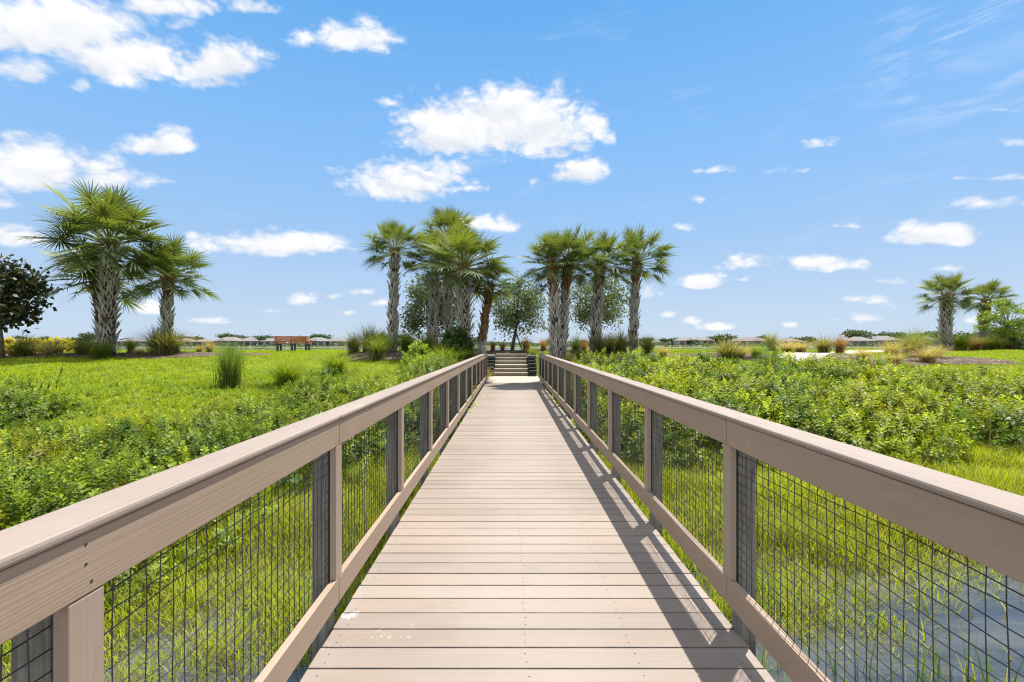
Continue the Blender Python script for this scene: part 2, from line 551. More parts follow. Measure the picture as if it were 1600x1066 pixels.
# ------------------------------------------------------------------ the ground, water, beds and paths
xs = np.concatenate([-np.geomspace(3200, 46, 34), np.arange(-45, 45.01, .3), np.geomspace(46, 3200, 34)])
ys = np.concatenate([np.linspace(-60, -6, 16), np.arange(-5, 48.01, .3), np.geomspace(49, 255, 26), np.arange(262, 302, 4), np.geomspace(306, 5200, 26)])
GX, GY = np.meshgrid(xs, ys)
GZ = hz(GX, GY)
nx, ny = len(xs), len(ys)
V = np.stack([GX.ravel(), GY.ravel(), GZ.ravel()], 1)
ii = (np.arange(ny - 1)[:, None] * nx + np.arange(nx - 1)[None, :]).ravel()
gr = link('ground', np_mesh('ground', V, np.stack([ii, ii + 1, ii + nx + 1, ii + nx], 1), None, groundm, True))
tag(gr, 'sunny green lawn bank sloping down to the wet ditch under the bridge', 'ground', kind='structure')
wv = MB(); wv.add([(-3200, -60, -.8), (3200, -60, -.8), (3200, 290, -.8), (-3200, 290, -.8)], [(0, 1, 2, 3)])
tag(wv.build('water', waterm), 'murky grey water of the ditch and the lake beyond the bank', 'water', kind='structure')


def drape(name, mask, x0, x1, y0, y1, m, up, step=.12):
    gx = np.arange(x0, x1 + step, step); gy = np.arange(y0, y1 + step, step)
    A, B = np.meshgrid(gx, gy)
    # follow the ground's own triangles closely: bilinear sample of the ground grid
    fx = np.interp(A, xs, np.arange(nx)); fy = np.interp(B, ys, np.arange(ny))
    ix = np.clip(fx.astype(int), 0, nx - 2); iy = np.clip(fy.astype(int), 0, ny - 2)
    tx = fx - ix; ty = fy - iy
    C = (GZ[iy, ix] * (1 - tx) + GZ[iy, ix + 1] * tx) * (1 - ty) + (GZ[iy + 1, ix] * (1 - tx) + GZ[iy + 1, ix + 1] * tx) * ty
    M = mask(A, B)
    keep = (M[:-1, :-1] + M[1:, :-1] + M[:-1, 1:] + M[1:, 1:]) / 4 > 0
    k = len(gx)
    idx = (np.arange(len(gy) - 1)[:, None] * k + np.arange(k - 1)[None, :])[keep].ravel()
    Q = np.stack([idx, idx + 1, idx + k + 1, idx + k], 1)
    u, inv = np.unique(Q, return_inverse=True)
    V = np.stack([A.ravel(), B.ravel(), C.ravel() + up], 1)[u]
    return link(name, np_mesh(name, V, inv.reshape(Q.shape), None, m, True))


def blob(*els):
    def f(A, B):
        r = np.full(A.shape, -9.0)
        for (cx, cy, rx, ry) in els:
            r = np.maximum(r, 1 - np.hypot((A - cx) / rx, (B - cy) / ry))
        return r + .10 * wob(A, B, 2.2, 1.5) + .05 * wob(A, B, 6, .5)
    return f


BEDS = [
    ('dark bark mulch bed under the tall palms at far left', blob((-21.5, 20.2, 6, 1.5), (-15.5, 20.4, 3.5, 1.4), (-12.4, 21.0, 1.6, .8)), -29, -10, 17, 24),
    ('dark bark mulch bed around the palms left of the steps', blob((-4.3, 20.6, 3.2, 2.6), (-2.1, 21.4, 1.2, 2.6)), -8.5, -1.15, 17.2, 25),
    ('brown bark mulch bed around the palms right of the steps', blob((3.4, 20.6, 2.9, 2.8), (6.4, 21.6, 2.0, 1.5)), 1.45, 9.5, 17.0, 25),
    ('strip of bark mulch under the small oak at the top of the steps', blob((0.3, 26.6, 4.6, 1.5)), -5, 6, 24.3, 28.6),
    ('mulch bed of mixed grasses at the near side of the curving path', blob((14.8, 18.8, 2.6, 1.5), (18.4, 19.4, 2.6, 1.5)), 11, 22, 16.5, 22),
    ('mulch bed of mixed grasses left of the curving path', blob((9.2, 20.6, 2.4, 1.6), (13.5, 23.6, 3.4, 1.5)), 6, 18, 18, 26),
    ('mulch bed beneath the twin palms at far right', blob((30.5, 29.2, 7.0, 1.9)), 23, 38, 26, 32),
]
PATH = [(12.4, 19.6), (14.2, 21.4), (17, 23.2), (21, 25.4), (26, 27.0), (33, 27.8)]


def path_mask(A, B):
    d = np.full(A.shape, 99.0)
    for (a, b), (c, e) in zip(PATH[:-1], PATH[1:]):
        L2 = (c - a) ** 2 + (e - b) ** 2
        t = np.clip(((A - a) * (c - a) + (B - b) * (e - b)) / L2, 0, 1)
        d = np.minimum(d, np.hypot(A - a - t * (c - a), B - b - t * (e - b)))
    return .8 - d


for lab, mk, x0, x1, y0, y1 in BEDS:
    mk2 = (lambda A, B, mk=mk: np.minimum(mk(A, B), -path_mask(A, B) * 2 + .02))
    tag(drape('mulch_bed', mk2, x0, x1, y0, y1, mulchm, .022), lab, 'mulch bed', kind='structure')
tag(drape('path', path_mask, 6, 25.5, 15, 29, pathm, .03, .1), 'pale sandy concrete path curving up the right bank', 'path', kind='structure')
lb = MB(); lb.box(-1.12, 1.36, 18.74, 22.6, -.3, -.112, .01)
tag(lb.build('landing', pathm), 'pale concrete landing between the bridge deck and the steps', 'landing', kind='structure')

# ------------------------------------------------------------------ the bridge
DK = -.105                                             # top of the deck boards
bridge = empty('footbridge', (0, 0, 0), 'long taupe composite footbridge with wire mesh railings running to the steps', 'bridge')
dk = MB()
PITCH = 0.1552
y = -2.4
k = 0
while y < 18.6:
    dx = random.uniform(-.004, .004); dz = random.uniform(-.0012, .0012)
    dk.mat = 0
    dk.box(-1.0 + dx, 1.262 + dx, y, y + PITCH - .0075, DK - .026 + dz, DK + dz, .003)
    if y < 9:
        dk.mat = 1
        for jx in (-.93, .085, .64, 1.16):
            for q in (.035, .1):
                cx, cy = jx + random.uniform(-.008, .008), y + q + random.uniform(-.006, .006)
                r = .0042
                dk.add([(cx + r * math.cos(i * PI / 3), cy + r * math.sin(i * PI / 3), DK + dz + .0008) for i in range(6)], [tuple(range(6))])
    y += PITCH
dk.build('deck', [deckm, screwm], bridge)
jb = MB()
for jx in (-.93, -.2, .45, 1.16):
    jb.box(jx - .02, jx + .02, -2.4, 18.6, DK - .29, DK - .032)
for yy in np.arange(-1.5, 17, 3.05):
    jb.box(-1.0, 1.24, yy - .06, yy + .06, DK - .5, DK - .295)
jb.build('joist_frame', postm, bridge)

NB = 14
PY = [1.08 - 1.525 + 1.525 * k for k in range(NB)]       # far edge of each upright, from behind the camera to the bridge end
YEND = PY[-1]


def bay_mesh():
    b = MB()
    L = 1.525 - .0
    r = .0021
    nv = int(L / .0508)
    for i in range(nv):
        yy = .012 + i * .0508
        ph = random.uniform(0, 6)
        pts = [(.0018 * math.sin(q * 1.3 + ph), yy + .003 * math.sin(q * .9 + ph) + random.uniform(-.001, .001), .165 + q * .112) for q in range(8)]
        b.tube(pts, r, 4, False)
    for j in range(15):
        zz = .175 + j * .0508
        ph = random.uniform(0, 6)
        n = 16
        pts = [(.0035 + .0045 * math.sin(q * .8 + ph), L * q / n, zz + .004 * math.sin(q * .7 + ph) + random.uniform(-.0012, .0012)) for q in range(n + 1)]
        b.tube(pts, r, 4, False)
    return b.mesh('wire_mesh', wirem)


bays = [bay_mesh() for _ in range(4)]
up_m = MB(); up_m.box(-.0175, .0175, -.089, 0, .1895, .9285, .004)
UP = up_m.mesh('upright', trimm)
sp_m = MB(); sp_m.box(-.045, .045, -.045, .045, -2.4, 1.066, .006)
SP = sp_m.mesh('support_post', postm)
JO = [-2.4] + [PY[i] - .044 for i in (2, 6, 10)] + [YEND + .03]
for base, d in ((-.96, -1), (1.215, 1)):
    def ob(mb, o0, o1, *a, **kw):
        x0, x1 = sorted((base + d * o0, base + d * o1)); mb.box(x0, x1, *a, **kw)
    rail = MB()
    for a, b in zip(JO[:-1], JO[1:]):
        ob(rail, 0, .036, a + .0025, b - .0025, .93, 1.0705, .004)
    for yy in PY:
        rail.mat = 1
        for zz in (.955, 1.0, 1.045):
            cx = base - d * .0006
            cy = yy - .044 + random.uniform(-.01, .01)
            rail.add([(cx, cy + .0042 * math.cos(i * PI / 3), zz + .0042 * math.sin(i * PI / 3)) for i in range(6)], [tuple(range(6))])
        rail.mat = 0
    rl = rail.build('railing', [railm, screwm], bridge)
    for a, b in zip(JO[:-1], JO[1:]):
        c = MB(); ob(c, -.009, .142, a + .0015, b - .0015, 1.0725, 1.0985, bev=.009)
        c.build('cap_rail', capm_, rl)
        c = MB(); ob(c, 0, .036, a + .0025, b - .0025, .046, .188, bev=.004)
        c.build('lower_rail', railm, rl)
    for i, yy in enumerate(PY):
        u = link('upright', UP, None, rl); u.location = (base + d * .0185, yy, 0)
        s = link('support_post', SP, None, rl); s.location = (base + d * .0925, yy - .0445 + random.uniform(-.012, .012), 0)
        if i < NB - 1:
            w = link('wire_mesh', bays[(i + (d > 0)) % 4], None, rl)
            w.location = (base + d * .0402, yy - .045, 0); w.scale = (d, 1, 1)

# ------------------------------------------------------------------ steps and retaining blocks
st = empty('timber_steps', (.06, 22.6, -.105), 'flight of six tan timber steps climbing the bank at the bridge end', 'steps')
yy, zz = 22.6, -.105
runs = [.34, .34, .62, .34, .34, .8]
for i, rn in enumerate(runs):
    z1 = zz + .175
    s = MB(); s.box(-.845, .845, -.03, rn + .02, z1 - .05, z1, .008)
    o = s.build('tread', stepm, st); o.location = (0, yy - 22.6, .105)
    s = MB(); s.box(-.84, .84, .0, .07, zz - (.02 if i else .12), z1 - .052, .004)
    o = s.build('riser', riserm, st); o.location = (0, yy - 22.6, .105)
    yy += rn; zz = z1
for sx, nm in ((-1, 'left'), (1, 'right')):
    wl = empty('retaining_wall', (.06 + sx * 1.05, 22.6, -.14), 'stepped wall of near black stacked blocks at the %s edge of the steps' % nm, 'wall', 'black block walls beside the steps')
    for c in range(7):
        y0 = (.0, .02, .25, .5, .95, 1.3, 1.6)[c]
        for q in range(3):
            if c < 6:
                b = MB(); b.box(-.185, .185, -.2, .2, 0, .142, .022)
            else:
                b = MB(); b.box(-.2, .2, -.22, .22, 0, .07, .02)
            o = b.build('block', blockm if c < 6 else capm, wl)
            o.location = (sx * (random.uniform(-.02, .02) + .04 * q), y0 + q * .42 + random.uniform(-.02, .02), c * .16)
            o.rotation_euler = (0, 0, random.uniform(-.06, .06))

# ------------------------------------------------------------------ bench
bx, by = at(456, 25.2), 25.2
bz = float(hz(bx, by))
bench = empty('park_bench', (bx, by, bz), 'red brown slatted wooden bench with black legs on the lawn facing the lake', 'bench', rz=R(2))
s = MB()
for q in range(4): s.box(-.9, .9, .02 + q * .115, .12 + q * .115, .43, .465, .006)
s.build('seat', benchm, bench)
s = MB()
for q in range(3): s.box(-.92, .92, -.07 - q * .03, -.035 - q * .03, .52 + q * .115, .62 + q * .115, .006)
s.build('backrest', benchm, bench)
for lx in (-.78, 0, .78):
    s = MB()
    s.box(lx - .05, lx + .05, -.04, .05, -.1, .43); s.box(lx - .04, lx + .04, .36, .44, -.1, .43)
    s.box(lx - .035, lx + .035, .05, .36, .34, .428)
    s.build('leg', blackm, bench)
    s = MB(); s.tube([(lx, -.02, .43), (lx, -.075, .65), (lx, -.115, .86)], .022, 6); s.build('back_support', blackm, bench)
for lx in (-.86, .86):
    s = MB(); s.box(lx - .035, lx + .035, -.06, .46, .64, .675, .006); s.box(lx - .025, lx + .025, .38, .43, .43, .64); s.build('armrest', benchm, bench)


# ------------------------------------------------------------------ foliage generators
def frames(N, spin=None):
    """rows: orthonormal bases whose z axis is N"""
    n = N / np.linalg.norm(N, axis=1, keepdims=True)
    ref = np.where(np.abs(n[:, 2:3]) < .9, [[0, 0, 1.]], [[1., 0, 0]])
    a = np.cross(ref, n); a /= np.linalg.norm(a, axis=1, keepdims=True)
    b = np.cross(n, a)
    if spin is not None:
        c, s = np.cos(spin)[:, None], np.sin(spin)[:, None]
        a, b = a * c + b * s, b * c - a * s
    return a, b, n


def sprig_proto(nl, length, leaf, wid, seed, whorl=.75):
    r = np.random.default_rng(seed)
    V = []; F = []; T = []
    for i in range(nl):
        t = (i + .5) / nl
        h = length * (t ** .8)
        a = i * 2.4 + r.uniform(-.3, .3)
        el = R(12) + t ** 2 * R(50) + r.uniform(-.2, .2)
        L = leaf * (1 - .35 * t) * r.uniform(.75, 1.15)
        d = np.array([math.cos(a) * math.cos(el), math.sin(a) * math.cos(el), math.sin(el)])
        s = np.array([-math.sin(a), math.cos(a), 0])
        nrm = np.cross(d, s)
        b = np.array([0, 0, h])
        w = wid * (1 - .25 * t) * r.uniform(.8, 1.1)
        k = len(V)
        tip = b + d * L - np.array([0, 0, L * .18])
        V += [b + d * .008, b + d * L * .5 + s * w + nrm * w * .3, tip, b + d * L * .5 - s * w + nrm * w * .3]
        F += [(k, k + 1, k + 2, k + 3)]
        T += [t] * 4
    return np.array(V), np.array(F), np.array(T)


def scatter(protos, P, N, S, C1, C2, r, spin=True):
    """instance prototype sprigs at P along N with scale S; colours run from C1 (old) to C2 (tip); returns V,F,C"""
    Vs, Fs, Cs = [], [], []
    off = 0
    pick = r.integers(0, len(protos), len(P))
    for q, (pv, pf, pt) in enumerate(protos):
        m = pick == q
        if not m.any(): continue
        p, s = P[m], S[m]
        a, b, n = frames(N[m], r.uniform(0, 6.28, m.sum()))
        v = p[:, None, :] + s[:, None, None] * (pv[None, :, 0:1] * a[:, None, :] + pv[None, :, 1:2] * b[:, None, :] + pv[None, :, 2:3] * n[:, None, :])
        k = len(pv)
        f = (np.arange(len(p)) * k)[:, None, None] + pf[None]
        lv = np.repeat(r.uniform(.78, 1.22, (len(p), k // 4)), 4, axis=1)[..., None] if k % 4 == 0 else 1.0
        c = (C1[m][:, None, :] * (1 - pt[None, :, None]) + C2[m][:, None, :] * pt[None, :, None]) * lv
        Vs.append(v.reshape(-1, 3)); Fs.append(f.reshape(-1, pf.shape[1]) + off); Cs.append(c.reshape(-1, 3))
        off += len(p) * k
    return np.concatenate(Vs), np.concatenate(Fs), np.concatenate(Cs)


SPRIGS = [sprig_proto(16, .30, .135, .029, s) for s in range(4)]
BROAD = [sprig_proto(13, .26, .13, .040, s + 10) for s in range(3)]
FINE = [sprig_proto(26, .46, .07, .010, s + 20) for s in range(3)]


def blades(P, H, Wd, lean, C, r, seg=3, curl=1.0):
    """curved tapering grass blades at P; returns V,F,C"""
    n = len(P)
    a = r.uniform(0, 6.28, n)
    d = np.stack([np.cos(a), np.sin(a), np.zeros(n)], 1)
    sd = np.stack([-np.sin(a), np.cos(a), np.zeros(n)], 1)
    rot = r.uniform(-.9, .9, n)
    sd = sd * np.cos(rot)[:, None] + d * np.sin(rot)[:, None]
    V = np.zeros((n, (seg + 1) * 2, 3)); Cc = np.zeros((n, (seg + 1) * 2, 3))
    for i in range(seg + 1):
        t = i / seg
        c = P + d * (lean * H * (t ** (1.4 + .6 * curl)))[:, None]
        c = c + np.stack([np.zeros(n), np.zeros(n), H * (t - .35 * np.minimum(lean, 1.6) * curl * t * t)], 1)
        w = Wd * (1 - t) ** .7 + .0006
        V[:, 2 * i] = c + sd * w[:, None]; V[:, 2 * i + 1] = c - sd * w[:, None]
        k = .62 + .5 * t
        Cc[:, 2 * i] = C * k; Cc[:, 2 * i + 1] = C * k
    k = (seg + 1) * 2
    q = np.array([[2 * i, 2 * i + 1, 2 * i + 3, 2 * i + 2] for i in range(seg)])
    F = (np.arange(n) * k)[:, None, None] + q[None]
    return V.reshape(-1, 3), F.reshape(-1, 4), Cc.reshape(-1, 3)


def cat(parts):
    Vs, Fs, Cs = [], [], []
    o = 0
    for v, f, c in parts:
        Vs.append(v); Fs.append(f + o); Cs.append(c); o += len(v)
    return np.concatenate(Vs), np.concatenate(Fs), np.concatenate(Cs)


def lerp_col(r, n, a, b, v=.15):
    t = r.uniform(0, 1, n)[:, None]
    return (np.array(a) * (1 - t) + np.array(b) * t) * r.uniform(1 - v, 1 + v, n)[:, None]


# --- shrub thickets on both banks (nobody could count them)
def inside_left(x, y):
    top = np.interp(x, [-14, -10, -8, -6, -4.2, -2.6, -1.5], [10.2, 9.8, 8.0, 7.8, 11.8, 14.8, 15.6])
    bot = np.interp(x, [-14, -4.2, -3.3, -2.6, -1.3], [2.0, 3.6, 6.0, 8.0, 8.6])
    return (y > bot) & (y < top) & (x < -1)


def inside_right(x, y):
    bot = np.interp(x, [1.4, 3, 6, 9, 12, 24], [7.8, 8.0, 8.2, 8.3, 8.1, 8.0])
    top = np.interp(x, [1.5, 2.4, 4, 7, 10, 13, 15, 18, 24], [15.0, 16.6, 17.2, 16.6, 16.4, 16.2, 13.2, 12.2, 11.5])
    return (y > bot) & (y < top) & (x > 1.2)


def thicket(name, inside, box_, dens, hlo, hhi, seed, label, pal, protos, clear, lf=1.0, tap=.42):
    r = np.random.default_rng(seed)
    x0, x1, y0, y1 = box_
    n = int((x1 - x0) * (y1 - y0) * dens)
    cx = r.uniform(x0, x1, n); cy = r.uniform(y0, y1, n)
    k = inside(cx, cy) & (np.abs(cx - .13) > clear)
    cx, cy = cx[k], cy[k]
    big = .5 + .5 * wob(cx, cy, .9, seed)
    tp = 1 - tap * sm(10.5, 16, cy)
    hh = hlo + (hhi - hlo) * (1 + tap * .35 * (cx < 0) * sm(-5.5, -2.5, cx)) * np.clip(.55 * big + .45 * r.uniform(0, 1, len(cx)), 0, 1)
    hh = hh * tp
    rad = r.uniform(.42, .88, len(cx))
    # keep clear of the railings
    edge = np.abs(cx - .13) - 1.22
    rad = np.minimum(rad, np.maximum(edge, .12))
    cz = hz(cx, cy)
    parts = []
    ns = np.maximum((rad ** 2 * 112 / lf ** 1.7).astype(int), 8)
    idx = np.repeat(np.arange(len(cx)), ns)
    m = len(idx)
    th = r.uniform(0, 2 * PI, m); ph = np.arccos(1 - r.uniform(0, 1.15, m)); rr = r.uniform(.6, 1, m) ** .6
    u = np.stack([np.sin(ph) * np.cos(th), np.sin(ph) * np.sin(th), np.cos(ph)], 1)
    P = np.stack([cx[idx] + u[:, 0] * rad[idx] * rr, cy[idx] + u[:, 1] * rad[idx] * rr, cz[idx] + .08 + np.maximum(u[:, 2], -.05) * hh[idx] * rr], 1)
    P[:, 2] -= .16
    P[:, 2] = np.maximum(P[:, 2], hz(P[:, 0], P[:, 1]) - .02)
    N = u * np.array([.8, .8, .5]) + np.array([0, 0, .55]) + r.normal(0, .28, (m, 3))
    S = r.uniform(.7, 1.35, m) * lf
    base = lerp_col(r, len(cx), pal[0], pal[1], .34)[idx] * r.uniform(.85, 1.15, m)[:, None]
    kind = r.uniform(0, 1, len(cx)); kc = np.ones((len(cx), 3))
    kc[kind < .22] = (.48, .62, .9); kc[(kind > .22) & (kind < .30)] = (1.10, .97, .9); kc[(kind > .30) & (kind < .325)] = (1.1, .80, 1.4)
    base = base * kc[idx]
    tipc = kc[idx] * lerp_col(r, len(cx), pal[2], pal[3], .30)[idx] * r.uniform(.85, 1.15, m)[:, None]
    parts.append(scatter(protos, P, N, S, base, tipc, r))
    # stems
    ks = r.integers(0, len(cx), len(cx) * 5)
    Ps = np.stack([cx[ks] + r.normal(0, .12, len(ks)), cy[ks] + r.normal(0, .12, len(ks)), cz[ks]], 1)
    parts.append(blades(Ps, hh[ks] * .9, np.full(len(ks), .007), r.uniform(.1, .7, len(ks)), np.tile([[.09, .07, .035]], (len(ks), 1)), r, 3, .3))
    kd = r.integers(0, len(cx), len(cx) // 2)
    Pd = np.stack([cx[kd] + r.normal(0, .2, len(kd)), cy[kd] + r.normal(0, .2, len(kd)), cz[kd]], 1)
    parts.append(blades(Pd, hh[kd] * r.uniform(1.0, 1.35, len(kd)) + .1, np.full(len(kd), .008), r.uniform(.05, .6, len(kd)), lerp_col(r, len(kd), (.16, .11, .06), (.30, .24, .14)), r, 3, .4))
    V, F, C = cat(parts)
    o = link(name, np_mesh(name, V, F, C, leafm))
    return tag(o, label, 'shrubs', kind='stuff')


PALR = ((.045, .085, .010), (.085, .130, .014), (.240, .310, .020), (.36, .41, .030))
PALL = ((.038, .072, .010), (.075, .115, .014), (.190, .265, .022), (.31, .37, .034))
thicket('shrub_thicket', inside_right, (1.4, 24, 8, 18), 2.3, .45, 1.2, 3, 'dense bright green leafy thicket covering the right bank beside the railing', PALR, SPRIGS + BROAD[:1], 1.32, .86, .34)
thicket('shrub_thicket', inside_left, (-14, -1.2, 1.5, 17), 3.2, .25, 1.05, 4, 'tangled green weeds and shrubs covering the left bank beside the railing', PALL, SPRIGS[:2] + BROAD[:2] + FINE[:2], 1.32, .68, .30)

# --- loose weeds fading into the lawn
r = np.random.default_rng(15)
n = 3600
lw = 5000
lx = r.uniform(-17, -1.4, lw); ly = r.uniform(7.5, 16.5, lw)
lk = r.uniform(0, 1, lw) < np.clip(.55 + .6 * wob(lx, ly, 1.1, 4), .08, 1) * sm(17, 11, ly)
lx, ly = lx[lk], ly[lk]
wx = np.concatenate([r.uniform(-16, -2, n), r.uniform(9, 24, n // 2)]); wy = np.concatenate([r.uniform(8, 16, n), r.uniform(10.5, 17, n // 2)])
topL = np.interp(wx, [-14, -10, -8, -6, -4.2, -2.6, -1.5], [10.2, 9.8, 8.0, 7.8, 11.8, 14.8, 15.6]); topR = np.interp(wx, [9, 13, 15, 18, 24], [16.4, 16.2, 13.2, 12.2, 11.5])
dd = wy - np.where(wx < 0, topL, topR)
k = (r.uniform(0, 1, len(wx)) < np.exp(-np.maximum(dd, 0) / 1.1)) & (dd > -1)
P = np.stack([wx[k], wy[k], hz(wx[k], wy[k])], 1)
N = r.normal(0, .35, P.shape) + [0, 0, 1]
wd = scatter(SPRIGS + BROAD, P, N, r.uniform(.3, .8, len(P)), lerp_col(r, len(P), (.09, .16, .012), (.14, .21, .018)), lerp_col(r, len(P), (.21, .30, .02), (.32, .38, .03)), r)
LP = np.stack([lx, ly, hz(lx, ly) - .02], 1)
wl_ = scatter(BROAD, LP, r.normal(0, .3, LP.shape) + [0, 0, 1], r.uniform(.25, .7, len(LP)), lerp_col(r, len(LP), (.06, .12, .012), (.11, .18, .016)), lerp_col(r, len(LP), (.13, .23, .018), (.24, .32, .028)), r)
wd = cat([wd, wl_])
tag(link('weeds', np_mesh('weeds', *wd, leafm)), 'low scattered weeds where the thickets meet the mown lawn', 'weeds', kind='stuff')

# --- wet grass in the ditch
r = np.random.default_rng(5)
parts = []


def grass_patch(n, x0, x1, y0, y1, keepf, hlo, hhi, wd_, c1, c2, lean=(.15, .75), seg=3):
    x = r.uniform(x0, x1, n); y = r.uniform(y0, y1, n)
    p = keepf(x, y)
    k = r.uniform(0, 1, n) < p
    x, y = x[k], y[k]
    z = np.maximum(hz(x, y), -.86) - .01
    m = len(x)
    clump = .72 + .4 * wob(x, y, 3.1, 2.0)
    H = r.uniform(hlo, hhi, m) * np.clip(clump, .45, 1.25)
    C = lerp_col(r, m, c1, c2, .2)
    C = C * (1 + .16 * wob(x, y, 1.3, 7.0))[:, None]
    dead = r.uniform(0, 1, m) < .12
    C[dead] = lerp_col(r, int(dead.sum()), (.30, .24, .10), (.38, .32, .15))
    return blades(np.stack([x, y, z], 1), H, r.uniform(.6, 1.2, m) * wd_, r.uniform(*lean, m), C, r, seg)


def off_bridge(x):
    return (np.abs(x - .12) > 1.12)


def wetL(x, y):
    edge = np.interp(x, [-10, -4, -2.5, -1], [2.0, 2.6, 3.0, 3.3]) + .4 * wob(x, y, 2.4, 3)
    return off_bridge(x) * (.06 + .94 * sm(-.25, .55, y - edge)) * (y > 1.2)


def wetR(x, y):
    edge = np.interp(x, [1, 2.2, 3, 4, 6, 9], [3.1, 3.3, 3.5, 4.2, 4.6, 4.4]) + .3 * wob(x, y, 2.6, 5) + .5 * wob(x, y, .9, 1)
    return off_bridge(x) * (.012 + .99 * sm(-.2, .5, y - edge))


GA, GB = (.235, .300, .016), (.380, .420, .032)
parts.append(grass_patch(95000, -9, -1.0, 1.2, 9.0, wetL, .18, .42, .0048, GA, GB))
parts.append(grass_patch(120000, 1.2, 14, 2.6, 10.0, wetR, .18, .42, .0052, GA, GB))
parts.append(grass_patch(18000, -1.2, 1.4, 4.5, 10.5, lambda x, y: .5 + 0 * x, .12, .28, .0045, GA, GB))
# tussocks at the water's edge and standing reeds close to the bridge
parts.append(grass_patch(7500, 1.3, 4.2, 2.2, 4.2, lambda x, y: (wob(x, y, 2.2, 9) > .25) * sm(3.4, 1.8, x) * off_bridge(x), .14, .36, .0050, (.10, .19, .01), (.19, .29, .02)))
parts.append(grass_patch(300, 1.6, 3.3, 2.5, 3.3, lambda x, y: .5 * off_bridge(x), .3, .68, .0055, (.075, .17, .012), (.12, .24, .018), (.05, .3), 4))
parts.append(grass_patch(5200, -6, -1.1, 1.5, 3.9, lambda x, y: (wob(x, y, 2.4, 2) > .05) * .8 * off_bridge(x), .06, .2, .0045, (.13, .2, .02), (.24, .28, .05), (.6, 1.8)))
parts.append(grass_patch(9000, 14, 26, 7.2, 11, lambda x, y: .9 + 0 * x, .2, .45, .006, GA, GB))
V, F, C = cat(parts)
tag(link('wet_grass', np_mesh('wet_grass', V, F, C, grassm)), 'tall lime green marsh grass standing in the ditch beside the bridge', 'grass', kind='stuff')

# --- lawn
r = np.random.default_rng(6)


def lawn_n(n, x0, x1, y0, y1, h, wd_):
    x = r.uniform(x0, x1, n); y = r.uniform(y0, y1, n)
    k = ~(inside_left(x, y) | inside_right(x, y)) & ~((x > -1.3) & (x < 1.55)) & (np.abs(x) < y * 1.25 + 1)
    for _, mk, a, b, c, d in BEDS: k &= ~((mk(x, y) > .02) & (x > a) & (x < b) & (y > c) & (y < d))
    k &= path_mask(x, y) < 0
    k &= hz(x, y) > -.55
    tuft = wob(x, y, 5.3, 2) * .5 + wob(x, y, 11.0, 6) * .5
    k &= r.uniform(0, 1, n) < (9.0 / y) ** 1.25 * np.clip(.62 + .75 * tuft, .08, 1)
    x, y = x[k], y[k]; m = len(x)
    C = lerp_col(r, m, (.200, .285, .011), (.335, .380, .019), .25) * (1 + .14 * wob(x, y, .7, 3) + .12 * wob(x, y, 3.1, 8))[:, None]
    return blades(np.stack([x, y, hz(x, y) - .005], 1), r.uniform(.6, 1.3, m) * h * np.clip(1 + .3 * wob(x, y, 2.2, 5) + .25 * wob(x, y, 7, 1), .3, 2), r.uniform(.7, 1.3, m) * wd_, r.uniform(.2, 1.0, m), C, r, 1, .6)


V, F, C = cat([lawn_n(1150000, -34, 9, 7, 31, .085, .012), lawn_n(760000, 8, 44, 10, 31, .085, .012)])
tag(link('lawn_grass', np_mesh('lawn_grass', V, F, C, grassm)), 'short sunlit lawn grass covering the bank on both sides', 'grass', kind='stuff')

# ------------------------------------------------------------------ grass clumps in the beds
CL = {   # blades, height factor, lean, width, colours
    'green': (230, (.15, .85), .0060, (.075, .115, .022), (.19, .225, .045)),
    'lime': (260, (.2, 1.0), .0055, (.115, .185, .014), (.24, .30, .03)),
    'straw': (210, (.25, 1.1), .0055, (.26, .21, .09), (.42, .36, .17)),
    'rust': (190, (.1, .7), .0060, (.22, .10, .045), (.34, .20, .09)),
    'dark': (200, (.05, .7), .0070, (.045, .065, .035), (.10, .13, .06)),
    'mixed': (240, (.12, .8), .0062, (.10, .125, .028), (.27, .235, .09)),
    'maroon': (170, (.2, 1.0), .0065, (.085, .035, .035), (.20, .11, .08)),
    'reed': (300, (.05, .45), .0075, (.085, .14, .028), (.17, .24, .05)),
}
CLM = {}
for q, (kd, (n, ln, w, c1, c2)) in enumerate(CL.items()):
    n = int(n * 1.9); c1 = tuple(v * 1.05 for v in c1); c2 = tuple(v * 1.1 for v in c2)
    for vv in range(2):
        rr = np.random.default_rng(100 + q * 7 + vv)
        a = rr.uniform(0, 6.28, n); ra = np.abs(rr.normal(0, .10, n))
        P = np.stack([np.cos(a) * ra, np.sin(a) * ra, np.full(n, -.03)], 1)
        Cc = lerp_col(rr, n, c1, c2, .2)
        vfc = blades(P, rr.uniform(.6, 1.08, n), np.full(n, w * 1.1), rr.uniform(*ln, n) * 1.2, Cc, rr, 5, 1.1)
        CLM[kd, vv] = np_mesh('grass_clump', *vfc, grassm)
GRP = 'ornamental grass clumps in the mulch beds and on the lawn'
